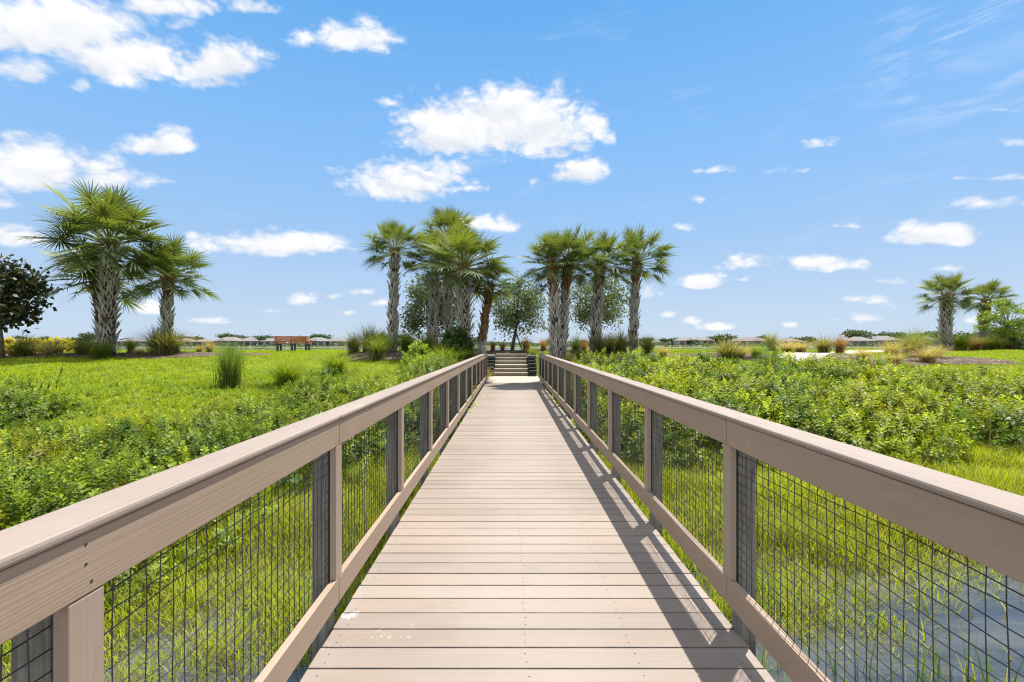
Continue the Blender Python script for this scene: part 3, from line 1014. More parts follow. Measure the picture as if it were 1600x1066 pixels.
CLUMPS = [  # px, depth, height, spread, kind, label
    (40, 19.6, 1.0, 1.2, 'green', 'dull green grass clump in front of the yellow hedge, leftmost in the bed'),
    (78, 19.0, .95, 1.15, 'straw', 'orange tinged straw grass clump right of the leftmost green clump'),
    (130, 20.2, .9, 1.2, 'mixed', 'brownish rounded grass clump just left of the tallest palm trunk'),
    (156, 18.9, .95, 1.2, 'green', 'fresh green fountain grass right at the foot of the tallest palm trunk'),
    (204, 20.8, .8, .7, 'lime', 'small yellowish plant between the tallest palm and its neighbour'),
    (218, 19.8, .42, 1.2, 'straw', 'low sprawling straw coloured grass right of the tallest palm'),
    (240, 20.2, .45, 1.1, 'straw', 'flattened pale straw tuft in front of the dark spiky clump by the second palm'),
    (246, 21.2, 1.3, .9, 'dark', 'dark spiky grass clump at the left foot of the second palm'),
    (264, 20.2, 1.25, 1.25, 'mixed', 'large yellow green grass leaning right at the foot of the second palm'),
    (311, 21.4, .45, .9, 'straw', 'low straw mound alone at the right end of the left bed'),
    (327, 21.8, .72, .75, 'straw', 'upright straw grass tuft on the lawn edge, last before the bench'),
    (360, 11.6, 1.15, .8, 'reed', 'dense dark green reed clump standing upright on the left slope'),
    (448, 12.0, .95, 1.15, 'lime', 'big rounded lime green fountain grass low on the left slope'),
    (523, 14.4, .85, 1.15, 'lime', 'green fountain grass between the lime clump and the palm bed'),
    (553, 20.4, .85, 1.0, 'mixed', 'yellow green grass clump at the left end of the bed by the lone slim palm'),
    (577, 21.2, 1.15, .9, 'dark', 'dark blue green spiky clump left of the slim palm trunk'),
    (598, 20.0, .95, 1.0, 'lime', 'bright green grass clump just in front of the slim palm trunk'),
    (590, 17.9, 1.0, .8, 'green', 'tall thin green grass at the lower edge of the bed below the slim palm'),
    (634, 20.8, .92, .9, 'lime', 'upright yellow green grass between the slim palm and the grey trunk'),
    (664, 19.8, .85, 1.1, 'green', 'grey green grass clump in front of the grey trunked palm'),
    (686, 21.0, .6, 1.0, 'straw', 'straw grass tuft between the grey trunk and the green shrub'),
    (690, 16.6, .72, 1.5, 'lime', 'wide light green fountain grass against the left railing near its end'),
    (756, 20.2, .85, .7, 'straw', 'golden straw grass right of the thick palm, next to the block wall'),
    (741, 19.2, .6, .7, 'rust', 'rusty thin grass at the right foot of the thick palm'),
    (770, 26.2, .62, .7, 'rust', 'small rusty grass left of the small oak, farthest left of the row'),
    (785, 26.0, .55, .7, 'rust', 'small reddish grass immediately left of the oak trunk above the steps'),
    (822, 25.6, .85, .8, 'rust', 'tallest reddish grass right of the oak trunk above the steps'),
    (833, 24.6, .7, .6, 'lime', 'narrow green grass at the right end of the top step'),
    (849, 26.0, .7, .8, 'rust', 'orange brown grass behind the left side of the double palm trunk'),
    (900, 22.4, .8, .9, 'dark', 'grey spiky grass between the double palm and the next trunk'),
    (912, 23.0, .7, .8, 'rust', 'orange grass tuft just left of the middle right palm trunk'),
    (907, 18.9, .5, 1.1, 'mixed', 'low brown green grass on bare mulch right of the double palm'),
    (886, 18.3, .45, 1.0, 'straw', 'flattened straw grass on the mulch against the foot of the double palm'),
    (937, 20.4, 1.0, .9, 'mixed', 'upright green and brown grass against the middle right palm trunk'),
    (952, 22.0, .8, .8, 'dark', 'dark green tuft between the two right hand palm trunks'),
    (969, 20.8, 1.05, 1.0, 'mixed', 'bushy green grass left of the slender palm at the right of the group'),
    (1012, 21.0, .85, .9, 'mixed', 'green and tan grass clump just right of the slender palm'),
    (1034, 20.4, .5, 1.1, 'straw', 'low straw mound where the palm bed ends and lawn begins'),
    (1138, 18.6, 1.1, 1.15, 'mixed', 'large green grass with brown base alone left of the right hand bed'),
    (1157, 19.6, .7, 1.1, 'straw', 'pale straw grass against the large brown based clump'),
    (1182, 19.8, .75, 1.0, 'lime', 'light green low grass above the thicket in the right hand bed'),
    (1205, 25.5, 1.15, .85, 'mixed', 'tall olive green grass standing against the far shore'),
    (1231, 21.6, .75, 1.2, 'straw', 'pinkish straw grass in the middle of the right hand bed'),
    (1250, 22.6, .8, 1.2, 'straw', 'pale straw grass left of the clump with a dark plume'),
    (1287, 22.8, 1.0, 1.0, 'mixed', 'green grass clump with one dark plume at the path edge'),
    (1312, 22.6, 1.05, .8, 'rust', 'brown plumed grass right beside the path'),
    (1348, 18.8, .65, 1.1, 'straw', 'pale wispy grass at the near edge of the path'),
    (1391, 16.9, .45, 1.0, 'maroon', 'low dark maroon tuft at the near tip of the right mulch bed'),
    (1394, 20.4, .85, 1.1, 'straw', 'pale yellow grass left of the big olive clump beyond the path'),
    (1398, 18.0, .6, 1.2, 'straw', 'faded straw grass behind the dark maroon tuft'),
    (1424, 20.6, 1.2, 1.05, 'mixed', 'biggest olive and gold grass clump right of the path'),
    (1433, 22.6, 1.35, 1.0, 'green', 'green feathery grass rising behind the biggest olive clump'),
    (1449, 18.4, .8, 1.2, 'straw', 'pale straw grass on the mulch in front of the olive clump'),
    (1464, 20.4, .75, .9, 'straw', 'straw grass at the right end of the bed beside the lawn'),
    (1500, 27.6, 1.25, 1.2, 'lime', 'bright green spiky clump right of the fat palm trunk'),
    (1523, 27.8, .95, 1.1, 'rust', 'tan grass clump between the bright green clumps at far right'),
    (1541, 28.2, 1.0, 1.2, 'straw', 'straw grass in front of the second far right palm'),
    (1555, 27.2, .95, 1.1, 'green', 'green grass clump left of the young cypress trunk'),
    (1578, 27.2, .55, 1.0, 'maroon', 'low reddish tuft at the foot of the young cypress'),
    (20, 19.4, .55, 1.1, 'straw', 'pale flattened grass on the mulch below the yellow hedge'),
]
for i, (px, d, h, w, kd, lab) in enumerate(CLUMPS):
    x = at(px, d)
    h *= 1.18 if 540 < px < 1040 else 1.0
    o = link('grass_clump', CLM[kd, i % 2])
    o.location = (x, d, float(hz(x, d)))
    o.scale = (h * w * 1.3, h * w * 1.3, h * 1.12)
    o.rotation_euler = (0, 0, random.uniform(0, 6.28))
    tag(o, lab, 'grass clump', GRP)

# seed head stems among the weeds at far left
for px, d, h, lab in ((22, 9.6, .62, 'brown seed head stems leaning among the weeds at the left edge'), (52, 9.4, .66, 'pair of brown seed head stems right of the leftmost ones'), (85, 10.4, .75, 'single dark seed head stem standing highest above the weeds')):
    x = at(px, d)
    b = MB()
    for q in range(2 if px < 80 else 1):
        ox = q * .12; tx = .12 + q * .03
        b.color = (.12, .10, .04); b.tube([(ox, 0, 0), (ox + tx * .5, 0, h * .5), (ox + tx, .02, h * .85)], .007, 5)
        b.color = (.15, .085, .04); b.tube([(ox + tx, .02, h * .8), (ox + tx * 1.2, .02, h * .92), (ox + tx * 1.4, .02, h * 1.06)], [.008, .014, .004], 6)
    o = b.build('seed_stem', grassm, None, True, True); o.location = (x, d, float(hz(x, d)))
    tag(o, lab, 'weed', 'seed head stems in the weeds')


# ------------------------------------------------------------------ palms
def palm(px, Y, zbase_off, px_top, top_y, rad_px, label, trunk_r=.2, nf=46, seed=0, brown=.35, lean_y=0.0, boots=True, dark=1.0, droop=1.0):
    rr = random.Random(seed)
    r = np.random.default_rng(seed)
    trunk_r *= .66; brown = min(brown, .62)
    x0 = at(px, Y); z0 = float(hz(x0, Y)) - .05
    Yt = Y + lean_y
    x1 = at(px_top, Yt); z1 = EYE + (VY - top_y + 5) * Yt / F_PX
    nf = int(nf * .94)
    root = empty('palm_tree', (x0, Y, z0), label, 'palm tree', 'sabal palms on the bank')
    H = z1 - z0
    top = Vector((x1 - x0, Yt - Y, H))
    mid = Vector((top.x * .35, top.y * .4, H * .5))
    def axis(t):
        return (1 - t) ** 2 * Vector((0, 0, 0)) + 2 * t * (1 - t) * mid + t * t * top
    tr = MB()
    pts = [axis(i / 14) for i in range(15)]
    tr.tube(pts, [trunk_r * (1.12 - .22 * i / 14 + (.15 if i == 0 else 0)) * rr.uniform(.97, 1.03) for i in range(15)], 12)
    tr.build('trunk', palmbark, root, True)
    # criss-cross old leaf bases
    grey, brn = MB(), MB()
    rows = int(H / .135)
    per = 8
    for i in range(rows):
        t = (i + .3) / rows
        if t > .985: break
        for k in range(per):
            a = (k + .5 * (i % 2) + i * .07) * 2 * PI / per + rr.uniform(-.09, .09)
            if rr.random() < (.10 + .22 * (1 - i / rows)): continue
            c = axis(t)
            isb = t > 1 - brown + rr.uniform(-.06, .06)
            b = brn if isb else grey
            v = rr.uniform(.7, 1.25)
            if isb: b.color = (.20 * v, .118 * v, .062 * v)
            else:
                b.color = (.36 * v, .34 * v, .31 * v)
            rb = trunk_r * (1.06 - .2 * t)
            L = rr.uniform(.27, .40); out = rr.uniform(.06, .24) * (trunk_r / .2) ** .5
            tipz = c + Vector((0, 0, L))
            tip = tipz + Vector((math.cos(a), math.sin(a), 0)) * (rb + out)
            tg = Vector((-math.sin(a), math.cos(a), 0))
            for sd in (-1, 1):
                aa = a + sd * .36
                p0 = c + Vector((math.cos(aa), math.sin(aa), 0)) * (rb * .94)
                rad0 = Vector((math.cos(aa), math.sin(aa), 0))
                w0, w1 = .050, .013
                th = .022
                m_ = (p0 + tip) / 2 + rad0 * .012
                q = [p0 - tg * w0 * .5, p0 + tg * w0 * .5, m_ + tg * w0 * .42, tip + tg * w1, tip - tg * w1, m_ - tg * w0 * .42]
                o_ = rad0 * th
                vs = q + [u + o_ for u in q]
                b.add(vs, [(6, 7, 8, 11), (11, 8, 9, 10), (0, 5, 11, 6), (5, 4, 10, 11), (1, 7, 8, 2), (2, 8, 9, 3), (3, 9, 10, 4)])
    if grey.v: grey.build('grey_leaf_base', boot_m, root, False, True)
    if brn.v: brn.build('brown_leaf_base', boot_m, root, False, True)
    # crown of fan leaves
    S = rad_px * Yt / F_PX / 1.55
    cv, cf, cc = [], [], []
    off = 0
    pet = MB()
    for i in range(nf):
        t = (i + .5) / nf
        a = i * 2.39996 + rr.uniform(-.25, .25)
        e = math.asin(max(-.5, 1 - 1.40 * t ** 1.05)) + rr.uniform(-.16, .16)
        hd = Vector((math.cos(a), math.sin(a), 0))
        d = (hd * math.cos(e) + Vector((0, 0, math.sin(e)))).normalized()
        Lp = S * rr.uniform(.70, 1.10) * (.85 + .15 * math.cos(e))
        b0 = top + Vector((0, 0, .12 * S)) + hd * .06 - Vector((0, 0, t * .25 * S))
        sag = (.06 + .10 * t) * droop
        p1 = b0 + d * Lp * .55 + Vector((0, 0, -.03 * Lp))
        p2 = b0 + d * Lp + Vector((0, 0, -sag * Lp))
        pet.color = (.16, .19, .045)
        pet.tube([b0, p1, p2], [.022 * S, .014 * S, .009 * S], 4, False)
        f = (p2 - p1).normalized()
        s = f.cross(Vector((0, 0, 1)))
        s = s.normalized() if s.length > .05 else Vector((-math.sin(a), math.cos(a), 0))
        s = (s * math.cos(rr.uniform(-.5, .5)) + s.cross(f) * math.sin(rr.uniform(-.5, .5))).normalized()
        n = s.cross(f).normalized()
        NL = 30
        Rb = S * rr.uniform(.52, .68)
        old = max(0, t - .9) * 6 * rr.random()
        v0 = rr.uniform(.72, 1.25)
        basec = np.array((.098, .132, .036)) * v0 * (1 - old * .5) + np.array((.16, .11, .04)) * old * .5
        if t < .35: basec = basec * np.array((1.32, 1.22, .85))
        basec = basec * dark
        f_, s_, n_ = np.array(f), np.array(s), np.array(n)
        ang = np.linspace(-2.6, 2.6, NL) + r.normal(0, .03, NL)
        LL = Rb * (1.02 - .20 * (np.abs(ang) / 2.6) ** 1.5) * r.uniform(.88, 1.08, NL)
        cosd = np.cos(ang)[:, None]; sind = np.sin(ang)[:, None]
        fold = .20 * np.abs(np.sin(ang))[:, None]
        dirs = f_ * cosd + s_ * sind + n_ * fold
        dirs /= np.linalg.norm(dirs, axis=1, keepdims=True)
        perp = -f_ * sind + s_ * cosd
        seg = 4
        # costa: blades start along a short curved midrib
        st_ = np.array(p2) + f_ * (Rb * .16 * np.maximum(np.cos(ang), 0))[:, None]
        vv = np.zeros((NL, (seg + 1) * 2, 3))
        drp = (.06 + .24 * r.uniform(0, 1, NL)) * droop * (.6 + .7 * t)
        for q in range(seg + 1):
            u = q / seg
            c_ = st_ + dirs * (LL * u)[:, None]
            c_[:, 2] -= drp * LL * u ** 2.6
            w = Rb * (.020 + .042 * min(u / .4, 1)) * (1 if u < .45 else max(0.03, (1 - u) / .55)) * (.60 if u < .5 else .5)
            vv[:, 2 * q] = c_ + perp * w + n_ * w * .35
            vv[:, 2 * q + 1] = c_ - perp * w - n_ * w * .1
        k = (seg + 1) * 2
        qd = np.array([[2 * q, 2 * q + 1, 2 * q + 3, 2 * q + 2] for q in range(seg)])
        cf.append(((np.arange(NL) * k)[:, None, None] + qd[None]).reshape(-1, 4) + off)
        cv.append(vv.reshape(-1, 3)); off += NL * k
        tone = r.uniform(.82, 1.18, NL)[:, None, None] * np.ones((1, k, 1))
        tipb = np.repeat(np.linspace(0.9, 1.2, seg + 1), 2)[None, :, None]
        cc.append((basec[None, None, :] * tone * tipb).reshape(-1, 3))
    pv = np.array(pet.v); pf = np.array(pet.f)
    V = np.concatenate([np.concatenate(cv), pv]); F = np.concatenate([np.concatenate(cf), pf + off])
    C = np.concatenate([np.concatenate(cc), np.array(pet.c)])
    link('crown', np_mesh('crown', V, F, C, palmm), None, root)
    return root


palm(168, 19.8, 0, 172, 388, 96, 'tallest palm with thick grey criss-cross trunk at the left of the lawn', .36, 62, 1, .03)
palm(163, 21.2, 0, 150, 440, 72, 'palm with drooping crown half hidden behind the tallest left palm', .24, 36, 2, .6)
palm(260, 21.2, 0, 263, 436, 68, 'shorter palm with brown upper trunk right of the tallest left palm', .25, 50, 3, .32)
palm(613, 20.6, 0, 617, 398, 55, 'slim lone palm at the left of the group by the steps', .22, 42, 4, .12)
palm(674, 21.6, 0, 682, 412, 56, 'palm with pale grey trunk in front of the left oak', .23, 44, 5, .05)
palm(700, 23.6, 0, 700, 378, 60, 'palm with the highest crown, at the back of the group left of the steps', .22, 46, 6, .3)
palm(727, 19.2, 0, 724, 424, 76, 'thick trunked palm with the green shrub at its foot', .33, 60, 7, .14)
palm(748, 20.2, 0, 766, 452, 46, 'short leaning palm with slim brown trunk beside the steps', .17, 38, 9, .85)
palm(868, 18.4, 0, 864, 418, 60, 'front trunk of the double palm right of the railing end, grey below and brown above', .21, 44, 10, .30)
palm(877, 18.9, 0, 888, 412, 60, 'rear trunk of the double palm, leaning slightly right', .20, 42, 11, .32)
palm(929, 20.6, 0, 938, 418, 56, 'palm with grey shaggy trunk in front of the right oak', .24, 46, 12, .25)
palm(989, 21.4, 0, 995, 414, 58, 'slender palm standing last at the right of the steps group', .2, 46, 14, .28)
palm(1477, 27.8, 0, 1480, 468, 42, 'stout palm with fat grey trunk at the far right', .37, 46, 15, .16)
palm(1534, 30.0, 0, 1542, 474, 33, 'smaller palm with rough brown trunk behind the young cypress', .27, 42, 16, .6)


# ------------------------------------------------------------------ broadleaf trees
def tree(name, px, Y, crown_px, label, leaf=.09, nleaf=5200, c1=(.075, .105, .048), c2=(.17, .21, .10), seed=0, trunk_r=.07, wid=.32, ncl=60, group=None, first=.35, lab_cat='tree', z0=None, flat=1.0):
    """crown_px = (left, right, top, bottom) in the photograph at depth Y"""
    r = np.random.default_rng(seed)
    x0 = at(px, Y); z0 = float(hz(x0, Y)) - .05 if z0 is None else z0
    root = empty(name, (x0, Y, z0), label, lab_cat, group)
    xl, xr = at(crown_px[0], Y) - x0, at(crown_px[1], Y) - x0
    zt, zb = EYE + (VY - crown_px[2]) * Y / F_PX - z0, EYE + (VY - crown_px[3]) * Y / F_PX - z0
    cx, cz = (xl + xr) / 2, (zt + zb) / 2
    rx, rz_ = (xr - xl) / 2, (zt - zb) / 2
    cl = []
    while len(cl) < ncl:
        p = r.uniform(-1, 1, 3)
        if .30 < np.linalg.norm(p) < 1:
            q = p * np.array([rx, rx * .9, rz_])
            if p[2] < -.55 and r.uniform() < .5: continue
            cl.append(q + [cx, 0, cz])
    cl = np.array(cl)
    tb = MB()
    h1 = zb + rz_ * first
    tb.tube([(0, 0, 0), (cx * .2, 0, h1 * .5), (cx * .5, 0, h1), (cx * .9, 0, cz + rz_ * .5)], [trunk_r * 1.25, trunk_r, trunk_r * .8, trunk_r * .25], 8)
    for p in cl:
        t = r.uniform(.35, .95)
        b0 = np.array([cx * .5 * t, 0, zb * .9 + (cz - zb) * t * 1.1])
        mdl = b0 * .45 + p * .55 + np.array([0, 0, -.08 * rz_]) + r.normal(0, .05 * rx, 3)
        tb.tube([b0, mdl, p], [trunk_r * .32, trunk_r * .18, trunk_r * .06], 5, False)
    tb.build('trunk', barkm, root, True)
    per = nleaf // ncl
    idx = np.repeat(np.arange(ncl), per)
    m = len(idx)
    csz = r.uniform(.16, .30, ncl)[idx][:, None] * np.array([rx, rx, rz_ * flat])
    P = cl[idx] + r.normal(0, .62, (m, 3)) * csz
    N = r.normal(0, 1, (m, 3)) + [0, 0, .7]
    a, b, n = frames(N, r.uniform(0, 6.28, m))
    L = leaf * r.uniform(.7, 1.3, m)[:, None]; Wd = L * wid
    V = np.stack([P, P + a * L * .5 + b * Wd + n * Wd * .3, P + a * L, P + a * L * .5 - b * Wd + n * Wd * .3], 1).reshape(-1, 3)
    C = np.repeat(lerp_col(r, m, c1, c2, .15) * r.uniform(.75, 1.25, ncl)[idx][:, None], 4, axis=0)
    link('crown', np_mesh('crown', V, np.arange(m * 4).reshape(-1, 4), C, treem), None, root)
    return root


OAK = 'young oaks behind the palms'
tree('oak_tree', 800, 27.2, (766, 858, 440, 526), 'small round oak standing at the top of the steps', .14, 6800, seed=31, trunk_r=.10, ncl=80, group=OAK, first=.2)
tree('oak_tree', 682, 25.2, (628, 732, 428, 530), 'dark oak behind the palm with the pale grey trunk', .14, 8200, seed=32, trunk_r=.10, ncl=85, group=OAK)
tree('oak_tree', 934, 25.8, (888, 986, 432, 520), 'open crowned oak behind the shaggy palm right of the steps', .14, 5600, seed=33, trunk_r=.10, ncl=70, group=OAK)
tree('magnolia_tree', 2, 19.4, (-62, 50, 404, 528), 'dark magnolia with bronze backed leaves at the left edge', .21, 4200, (.016, .028, .012), (.06, .06, .025), 34, .11, .36, 80)
tree('cypress_tree', 1572, 27.6, (1540, 1612, 464, 540), 'young light green cypress with tiered branches at the right edge', .16, 5200, (.12, .20, .016), (.28, .34, .03), 35, .07, .15, 54, flat=.32, first=.8)

# stake beside the small oak
b = MB(); b.tube([(.55, .1, 0), (.18, .02, 1.15)], .035, 6)
o = b.build('tree_stake', postm); o.location = (at(802, 27), 27, float(hz(at(802, 27), 27)) - .05)
tag(o, 'slanting wooden stake propping the small oak at the steps', 'stake')


# ------------------------------------------------------------------ single shrubs
def shrub(px, Y, w, h, label, c1, c2, t1, t2, protos, n=260, seed=0, up=0.0, name='shrub', wy=None, group=None):
    r = np.random.default_rng(seed)
    x0 = at(px, Y); z0 = float(hz(x0, Y))
    th = r.uniform(0, 6.28, n); ph = np.arccos(1 - r.uniform(0, 1.1, n)); rr = r.uniform(.35, 1, n) ** .5
    u = np.stack([np.sin(ph) * np.cos(th), np.sin(ph) * np.sin(th), np.cos(ph)], 1)
    P = u * rr[:, None] * np.array([w / 2, (wy or w) / 2, h * .85])
    P[:, 2] = np.maximum(P[:, 2], .02) + up
    N = u * .7 + [0, 0, .5] + r.normal(0, .35, (n, 3))
    va = scatter(protos, P, N, r.uniform(.7, 1.2, n), lerp_col(r, n, c1, c2), lerp_col(r, n, t1, t2), r)
    m = 14
    Ps = np.stack([r.normal(0, w * .1, m), r.normal(0, w * .08, m), np.full(m, -.03)], 1)
    vb = blades(Ps, np.full(m, (h + up) * .9), np.full(m, .01), r.uniform(.1, .6, m), np.tile([[.08, .06, .035]], (m, 1)), r, 3, .2)
    o = link(name, np_mesh(name, *cat([va, vb]), leafm))
    o.location = (x0, Y, z0)
    return tag(o, label, 'shrub', group)


DK = ((.018, .045, .010), (.04, .08, .014), (.05, .11, .015), (.09, .16, .02))
BR = ((.08, .15, .012), (.12, .2, .015), (.2, .29, .02), (.3, .37, .03))
shrub(714, 18.9, 1.35, 1.35, 'dark green broadleaf shrub wrapped round the foot of the thick palm', *DK, BROAD, 420, 41)
shrub(651, 15.2, 0.6, .95, 'upright bright green young shrub below the left palm bed', *BR, SPRIGS, 240, 42)
shrub(668, 14.6, 0.8, .6, 'light green shrub between the upright bright shrub and the railing', *BR, SPRIGS, 220, 43)
YE = ((.16, .16, .01), (.30, .27, .012), (.50, .43, .02), (.62, .52, .03))
HG = 'yellow hedge shrubs at far left'
shrub(8, 22.0, 1.9, .68, 'bright yellow leaved hedge shrub leftmost under the magnolia', *YE, BROAD, 330, 44, name='hedge_shrub', wy=1.2, group=HG)
shrub(50, 22.4, 1.5, .64, 'greener yellow hedge shrub in the middle of its row', (.09, .12, .01), (.2, .2, .012), (.33, .32, .02), (.5, .44, .03), BROAD, 280, 45, name='hedge_shrub', group=HG)
shrub(92, 22.2, 1.3, .66, 'yellow hedge shrub rightmost in its row', *YE, BROAD, 260, 46, name='hedge_shrub', group=HG)
shrub(1591, 28.4, 2.0, 1.2, 'dark green shrub at the right edge below the young cypress', *DK, BROAD, 380, 47)
shrub(1540, 32.0, 3.4, 1.5, 'broad dark green shrub behind the second far right palm', *DK, BROAD, 620, 48)
shrub(1100, 15.6, 1.1, .75, 'darker green shrub standing out of the right thicket near its top', (.03, .07, .012), (.06, .11, .014), (.1, .18, .02), (.16, .24, .02), BROAD, 240, 49)
shrub(1203, 14.8, .8, 1.15, 'tall blue green weed rising from the top of the right thicket', (.03, .075, .015), (.06, .12, .02), (.08, .16, .02), (.13, .22, .03), FINE, 170, 50)

# ------------------------------------------------------------------ the far shore: houses and trees
stucco = plain('stucco', (.27, .245, .215), .9, .2, .1, 1)
rooft = plain('roof_tile', (.165, .155, .15), .85, .2, .15, 1.5)
rooft2 = plain('brown_tile', (.15, .125, .11), .85, .2, .15, 1.5)
glassm = plain('dark_window', (.025, .03, .035), .15, .6, .2, 1)


def house(px, Y, w, hgt, roofm, label, seed, group):
    rr = random.Random(seed)
    x = at(px, Y); z = float(hz(x, Y))
    root = empty('house', (x, Y, z), label, 'house', group, rr.uniform(-.15, .15))
    dp = 11; wh = hgt * .56
    b = MB(); b.box(-w / 2, w / 2, -dp / 2, dp / 2, -.5, wh)
    wall = b.build('wall', stucco, root)
    rf = MB()
    ov = .6; rdg = max(w / 2 - dp * .42, .8)
    vs = [(-w / 2 - ov, -dp / 2 - ov, wh + .01), (w / 2 + ov, -dp / 2 - ov, wh + .01), (w / 2 + ov, dp / 2 + ov, wh + .01), (-w / 2 - ov, dp / 2 + ov, wh + .01), (-rdg, 0, hgt), (rdg, 0, hgt)]
    rf.add(vs, [(0, 1, 5, 4), (1, 2, 5), (2, 3, 4, 5), (3, 0, 4), (3, 2, 1, 0)])
    if rr.random() < .7:
        gx = rr.uniform(-w * .25, w * .25); gw = w * .2
        rf.add([(gx - gw, -dp / 2 - 2.2, wh + .02), (gx + gw, -dp / 2 - 2.2, wh + .02), (gx + gw, -dp / 2 + 3, wh + .02), (gx - gw, -dp / 2 + 3, wh + .02), (gx, -dp / 2 - .2, hgt * .88), (gx, -dp / 2 + 4, hgt * .88)],
               [(0, 1, 4), (1, 2, 5, 4), (3, 0, 4, 5), (2, 3, 5), (3, 2, 1, 0)])
    rf.build('roof', roofm, root)
    n = max(3, int(w / 4))
    for k in range(n):
        wx = -w / 2 + w * (k + .5) / n
        b = MB(); ww = w / n * rr.uniform(.25, .4); b.box(wx - ww, wx + ww, -dp / 2 - .06, -dp / 2 + .05, .4, wh * .86)
        b.build('window', glassm, root)


HS = 'low houses across the lake'
HOUSES = [
    (8, 300, 24, 6.0, 0, 'pale roofed house behind the yellow hedge at the left edge'),
    (212, 300, 26, 5.6, 0, 'grey roofed house seen between the two left palms'),
    (290, 300, 20, 5.4, 1, 'tan roofed house right of the second palm'),
    (322, 296, 16, 5.2, 1, 'tan roofed house behind the upright straw tuft'),
    (360, 298, 24, 6.4, 0, 'grey hip roofed house between the straw tuft and the bench, left of two'),
    (394, 298, 20, 6.2, 0, 'grey hip roofed house left of the bench, right of two'),
    (424, 300, 20, 5.8, 0, 'grey roofed house partly behind the left end of the bench'),
    (497, 298, 22, 6.0, 0, 'grey roofed house just right of the bench'),
    (528, 300, 20, 5.8, 0, 'grey flat looking house left of the slim palm bed'),
    (626, 300, 18, 5.2, 0, 'grey roof glimpsed right of the slim palm trunk'),
    (1072, 340, 24, 6.8, 0, 'pale roofed house across the lake right of the slender palm'),
    (1096, 345, 22, 7.0, 0, 'pale roofed house under the umbrella shaped tree'),
    (1172, 310, 30, 6.0, 1, 'brown roofed house left of the tall olive grass'),
    (1232, 305, 22, 5.4, 1, 'brown roofed house right of the tall olive grass'),
    (1340, 270 + 22, 22, 6.6, 0, 'grey house with dark windows behind the curving path, left of two'),
    (1378, 292, 26, 7.2, 0, 'grey house with dark windows behind the curving path, right of two'),
    (1440, 300, 24, 7.6, 0, 'big grey roof behind the olive grass clump'),
]
for i, (px, Y, w, h, rm, lab) in enumerate(HOUSES):
    house(px, Y, w * .64, h * .92, (rooft, rooft2)[rm], lab, i, HS)

# far trees: a few crowns, copied with their trunks
protos_far = []
for q in range(4):
    r = np.random.default_rng(70 + q)
    m = 1500
    ncl = 22
    cl = r.normal(0, 1, (ncl, 3)); cl /= np.linalg.norm(cl, axis=1, keepdims=True); cl *= r.uniform(.35, .85, (ncl, 1)); cl[:, 2] = cl[:, 2] * .7 + .1
    P = cl[r.integers(0, ncl, m)] + r.normal(0, .17, (m, 3))
    P = P * [1, 1, .62] + [0, 0, .95]
    a, b, n = frames(r.normal(0, 1, (m, 3)) + [0, 0, .5], r.uniform(0, 6, m))
    L = .16 * r.uniform(.6, 1.2, m)[:, None]
    V = np.stack([P, P + a * L * .5 + b * L * .4, P + a * L, P + a * L * .5 - b * L * .4], 1).reshape(-1, 3)
    C = np.repeat(lerp_col(r, m, (.035, .065, .022), (.075, .105, .04), .2), 4, axis=0)
    tb = MB(); tb.tube([(0, 0, -.1), (.02, 0, .5), (0, 0, .95)], [.07, .05, .03], 6)
    for cc_ in cl[:8]: tb.tube([(0, 0, .5), tuple(cc_ * [.7, .7, .5] + [0, 0, .9])], [.03, .012], 5, False)
    protos_far.append((np_mesh('crown', V, np.arange(m * 4).reshape(-1, 4), C, treem), tb.mesh('trunk', barkm)))
FARS = [  # px, depth, size, label
    (30, 330, 6, 'far tree clump at the left edge beyond the hedge'), (48, 340, 7, 'rounded far tree above the yellow hedge'), (70, 335, 6.5, 'far tree right of the rounded one above the hedge'),
    (118, 320, 8, 'big far tree left of the tallest palm trunk'), (138, 325, 8.5, 'darker far tree touching the tallest palm trunk'), (200, 330, 6, 'far tree right of the tallest palm trunk'),
    (283, 330, 7, 'far tree just right of the second palm'), (303, 325, 6.5, 'small far tree above the tan roof'), (352, 325, 8, 'far tree behind the hip roofed houses, the larger one'), (372, 330, 7.5, 'far tree rising right of the larger one by the houses'),
    (393, 325, 7.5, 'dark far tree on the roof line left of the bench'), (413, 300, 7, 'far bushy tree beside the left end of the bench'), (470, 330, 7, 'far treetop showing above the bench back'), (500, 322, 9, 'tall dark far tree right of the bench'),
    (600, 330, 7.5, 'far tree behind the slim palm trunk'), (630, 325, 7, 'far tree between the slim and the grey palm trunks'), (1036, 350, 6, 'far tree right of the slender palm, leftmost of the row'), (1050, 352, 7, 'far tree second in the row right of the slender palm'),
    (1062, 345, 6, 'dark far tree left of the pale roofs'), (1085, 330, 4, 'low far tree in front of the pale roofs'), (1118, 350, 9, 'broad crowned far tree right of the pale roofs'), (1135, 345, 9, 'far tree above the brown based grass clump'),
    (1190, 330, 6, 'far tree left of the tall olive grass'), (1240, 330, 6, 'far tree behind the brown roof'), (1262, 330, 6.5, 'far tree left of the dark plumed grass'), (1340, 300, 9.5, 'dark far tree rising over the grey houses'),
    (1385, 305, 10, 'dark far tree group between the grey houses'), (1402, 300, 11, 'tallest dark far tree left of the olive clump'), (1430, 310, 9, 'far tree above the big grey roof'), (1460, 300, 10, 'far tree against the fat far right palm trunk'), (1508, 300, 10, 'far tree between the two far right palms'), (1552, 300, 10, 'far tree behind the young cypress'), (1590, 300, 10, 'far tree at the right edge'),
    (742, 340, 6, 'far tree behind the thick palm and the steps wall'), (860, 340, 6, 'far tree left of the double palm'), (910, 340, 6, 'far tree right of the double palm'), (955, 340, 6, 'far tree between the right hand palm trunks'), (1010, 345, 6, 'far tree just right of the slender palm trunk'),
]
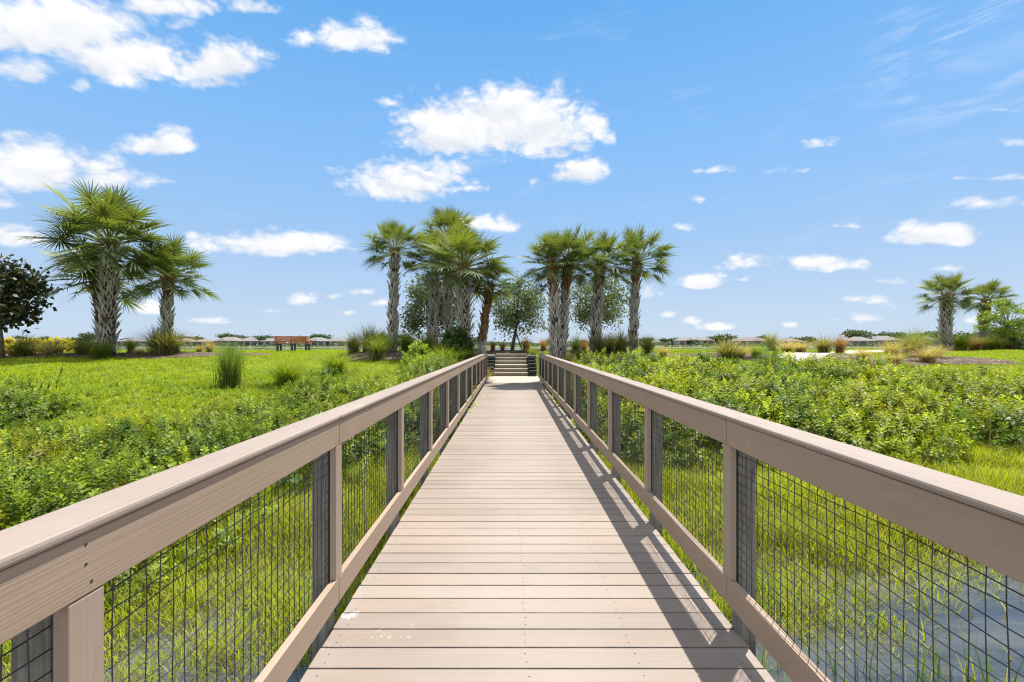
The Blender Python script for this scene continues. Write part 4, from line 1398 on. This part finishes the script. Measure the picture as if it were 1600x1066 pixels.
for i, (px, Y, s, lab) in enumerate(FARS):
    x = at(px, Y)
    e = empty('far_tree', (x, Y, float(hz(x, Y))), lab, 'tree', 'far trees across the lake', random.uniform(0, 6.28))
    e.scale = (s * random.uniform(.6, 1.15), s * .8, s * random.uniform(.5, .78))
    link('crown', protos_far[i % 4][0], None, e)
    link('trunk', protos_far[i % 4][1], None, e)

# continuous belt of distant foliage that reads as one mass
r = np.random.default_rng(90)
m = 44000
X_ = r.uniform(-520, 560, m); Y_ = 345 + r.uniform(0, 40, m) + 12 * wob(X_, X_ * 0, .02, 1)
fr = r.uniform(0, 1, m) < .45
Y_ = np.where(fr, 279 + r.uniform(0, 5, m), Y_)
hh = 2.4 + 1.6 * wob(X_, X_ * 0, .09, 2) + 1.0 * wob(X_, X_ * 0, .31, 5)
P = np.stack([X_, Y_, hz(X_, Y_) + r.uniform(0, 1, m) ** .8 * np.where(fr, np.clip(1.0 + 2.6 * wob(X_, X_ * 0, .23, 3), .15, 3.4), np.maximum(hh, .8))], 1)
a, b, n = frames(r.normal(0, 1, (m, 3)) + [0, -.3, .5], r.uniform(0, 6, m))
L = (r.uniform(.9, 1.9, m) * np.where(fr, .6, 1))[:, None]
V = np.stack([P, P + a * L * .5 + b * L * .4, P + a * L, P + a * L * .5 - b * L * .4], 1).reshape(-1, 3)
C = np.repeat(lerp_col(r, m, (.04, .07, .028), (.085, .115, .05), .2), 4, axis=0)
tag(link('far_woodland', np_mesh('far_woodland', V, np.arange(m * 4).reshape(-1, 4), C, treem)), 'thin belt of distant trees along the far lake shore', 'trees', kind='stuff')

# ------------------------------------------------------------------ a few fallen leaves on the deck
for (px, py, s, rz, c, lab) in ((742, 635, .16, .4, (.33, .36, .05), 'yellow green leaf sprig lying on the left of the deck'), (761, 619, .07, 1.2, (.10, .075, .045), 'small brown leaf on the deck beyond the yellow sprig'), (823, 624, .06, 2.0, (.30, .27, .14), 'tiny pale leaf at the right of the far deck')):
    Yd = 1.605 * F_PX / (py - VY)
    b = MB(); b.color = c
    for q in range(3 if s > .1 else 1):
        a = q * 1.9
        u = Vector((math.cos(a), math.sin(a), 0)); w = Vector((-math.sin(a), math.cos(a), 0))
        b.add([u * .01, u * s * .5 + w * s * .22 + Vector((0, 0, .02)), u * s + Vector((0, 0, .012)), u * s * .5 - w * s * .22 + Vector((0, 0, .008))], [(0, 1, 2, 3)])
    o = b.build('fallen_leaf', leafm, None, False, True)
    o.location = (at(px, Yd), Yd, -.099); o.rotation_euler = (0, 0, rz)
    tag(o, lab, 'leaf')
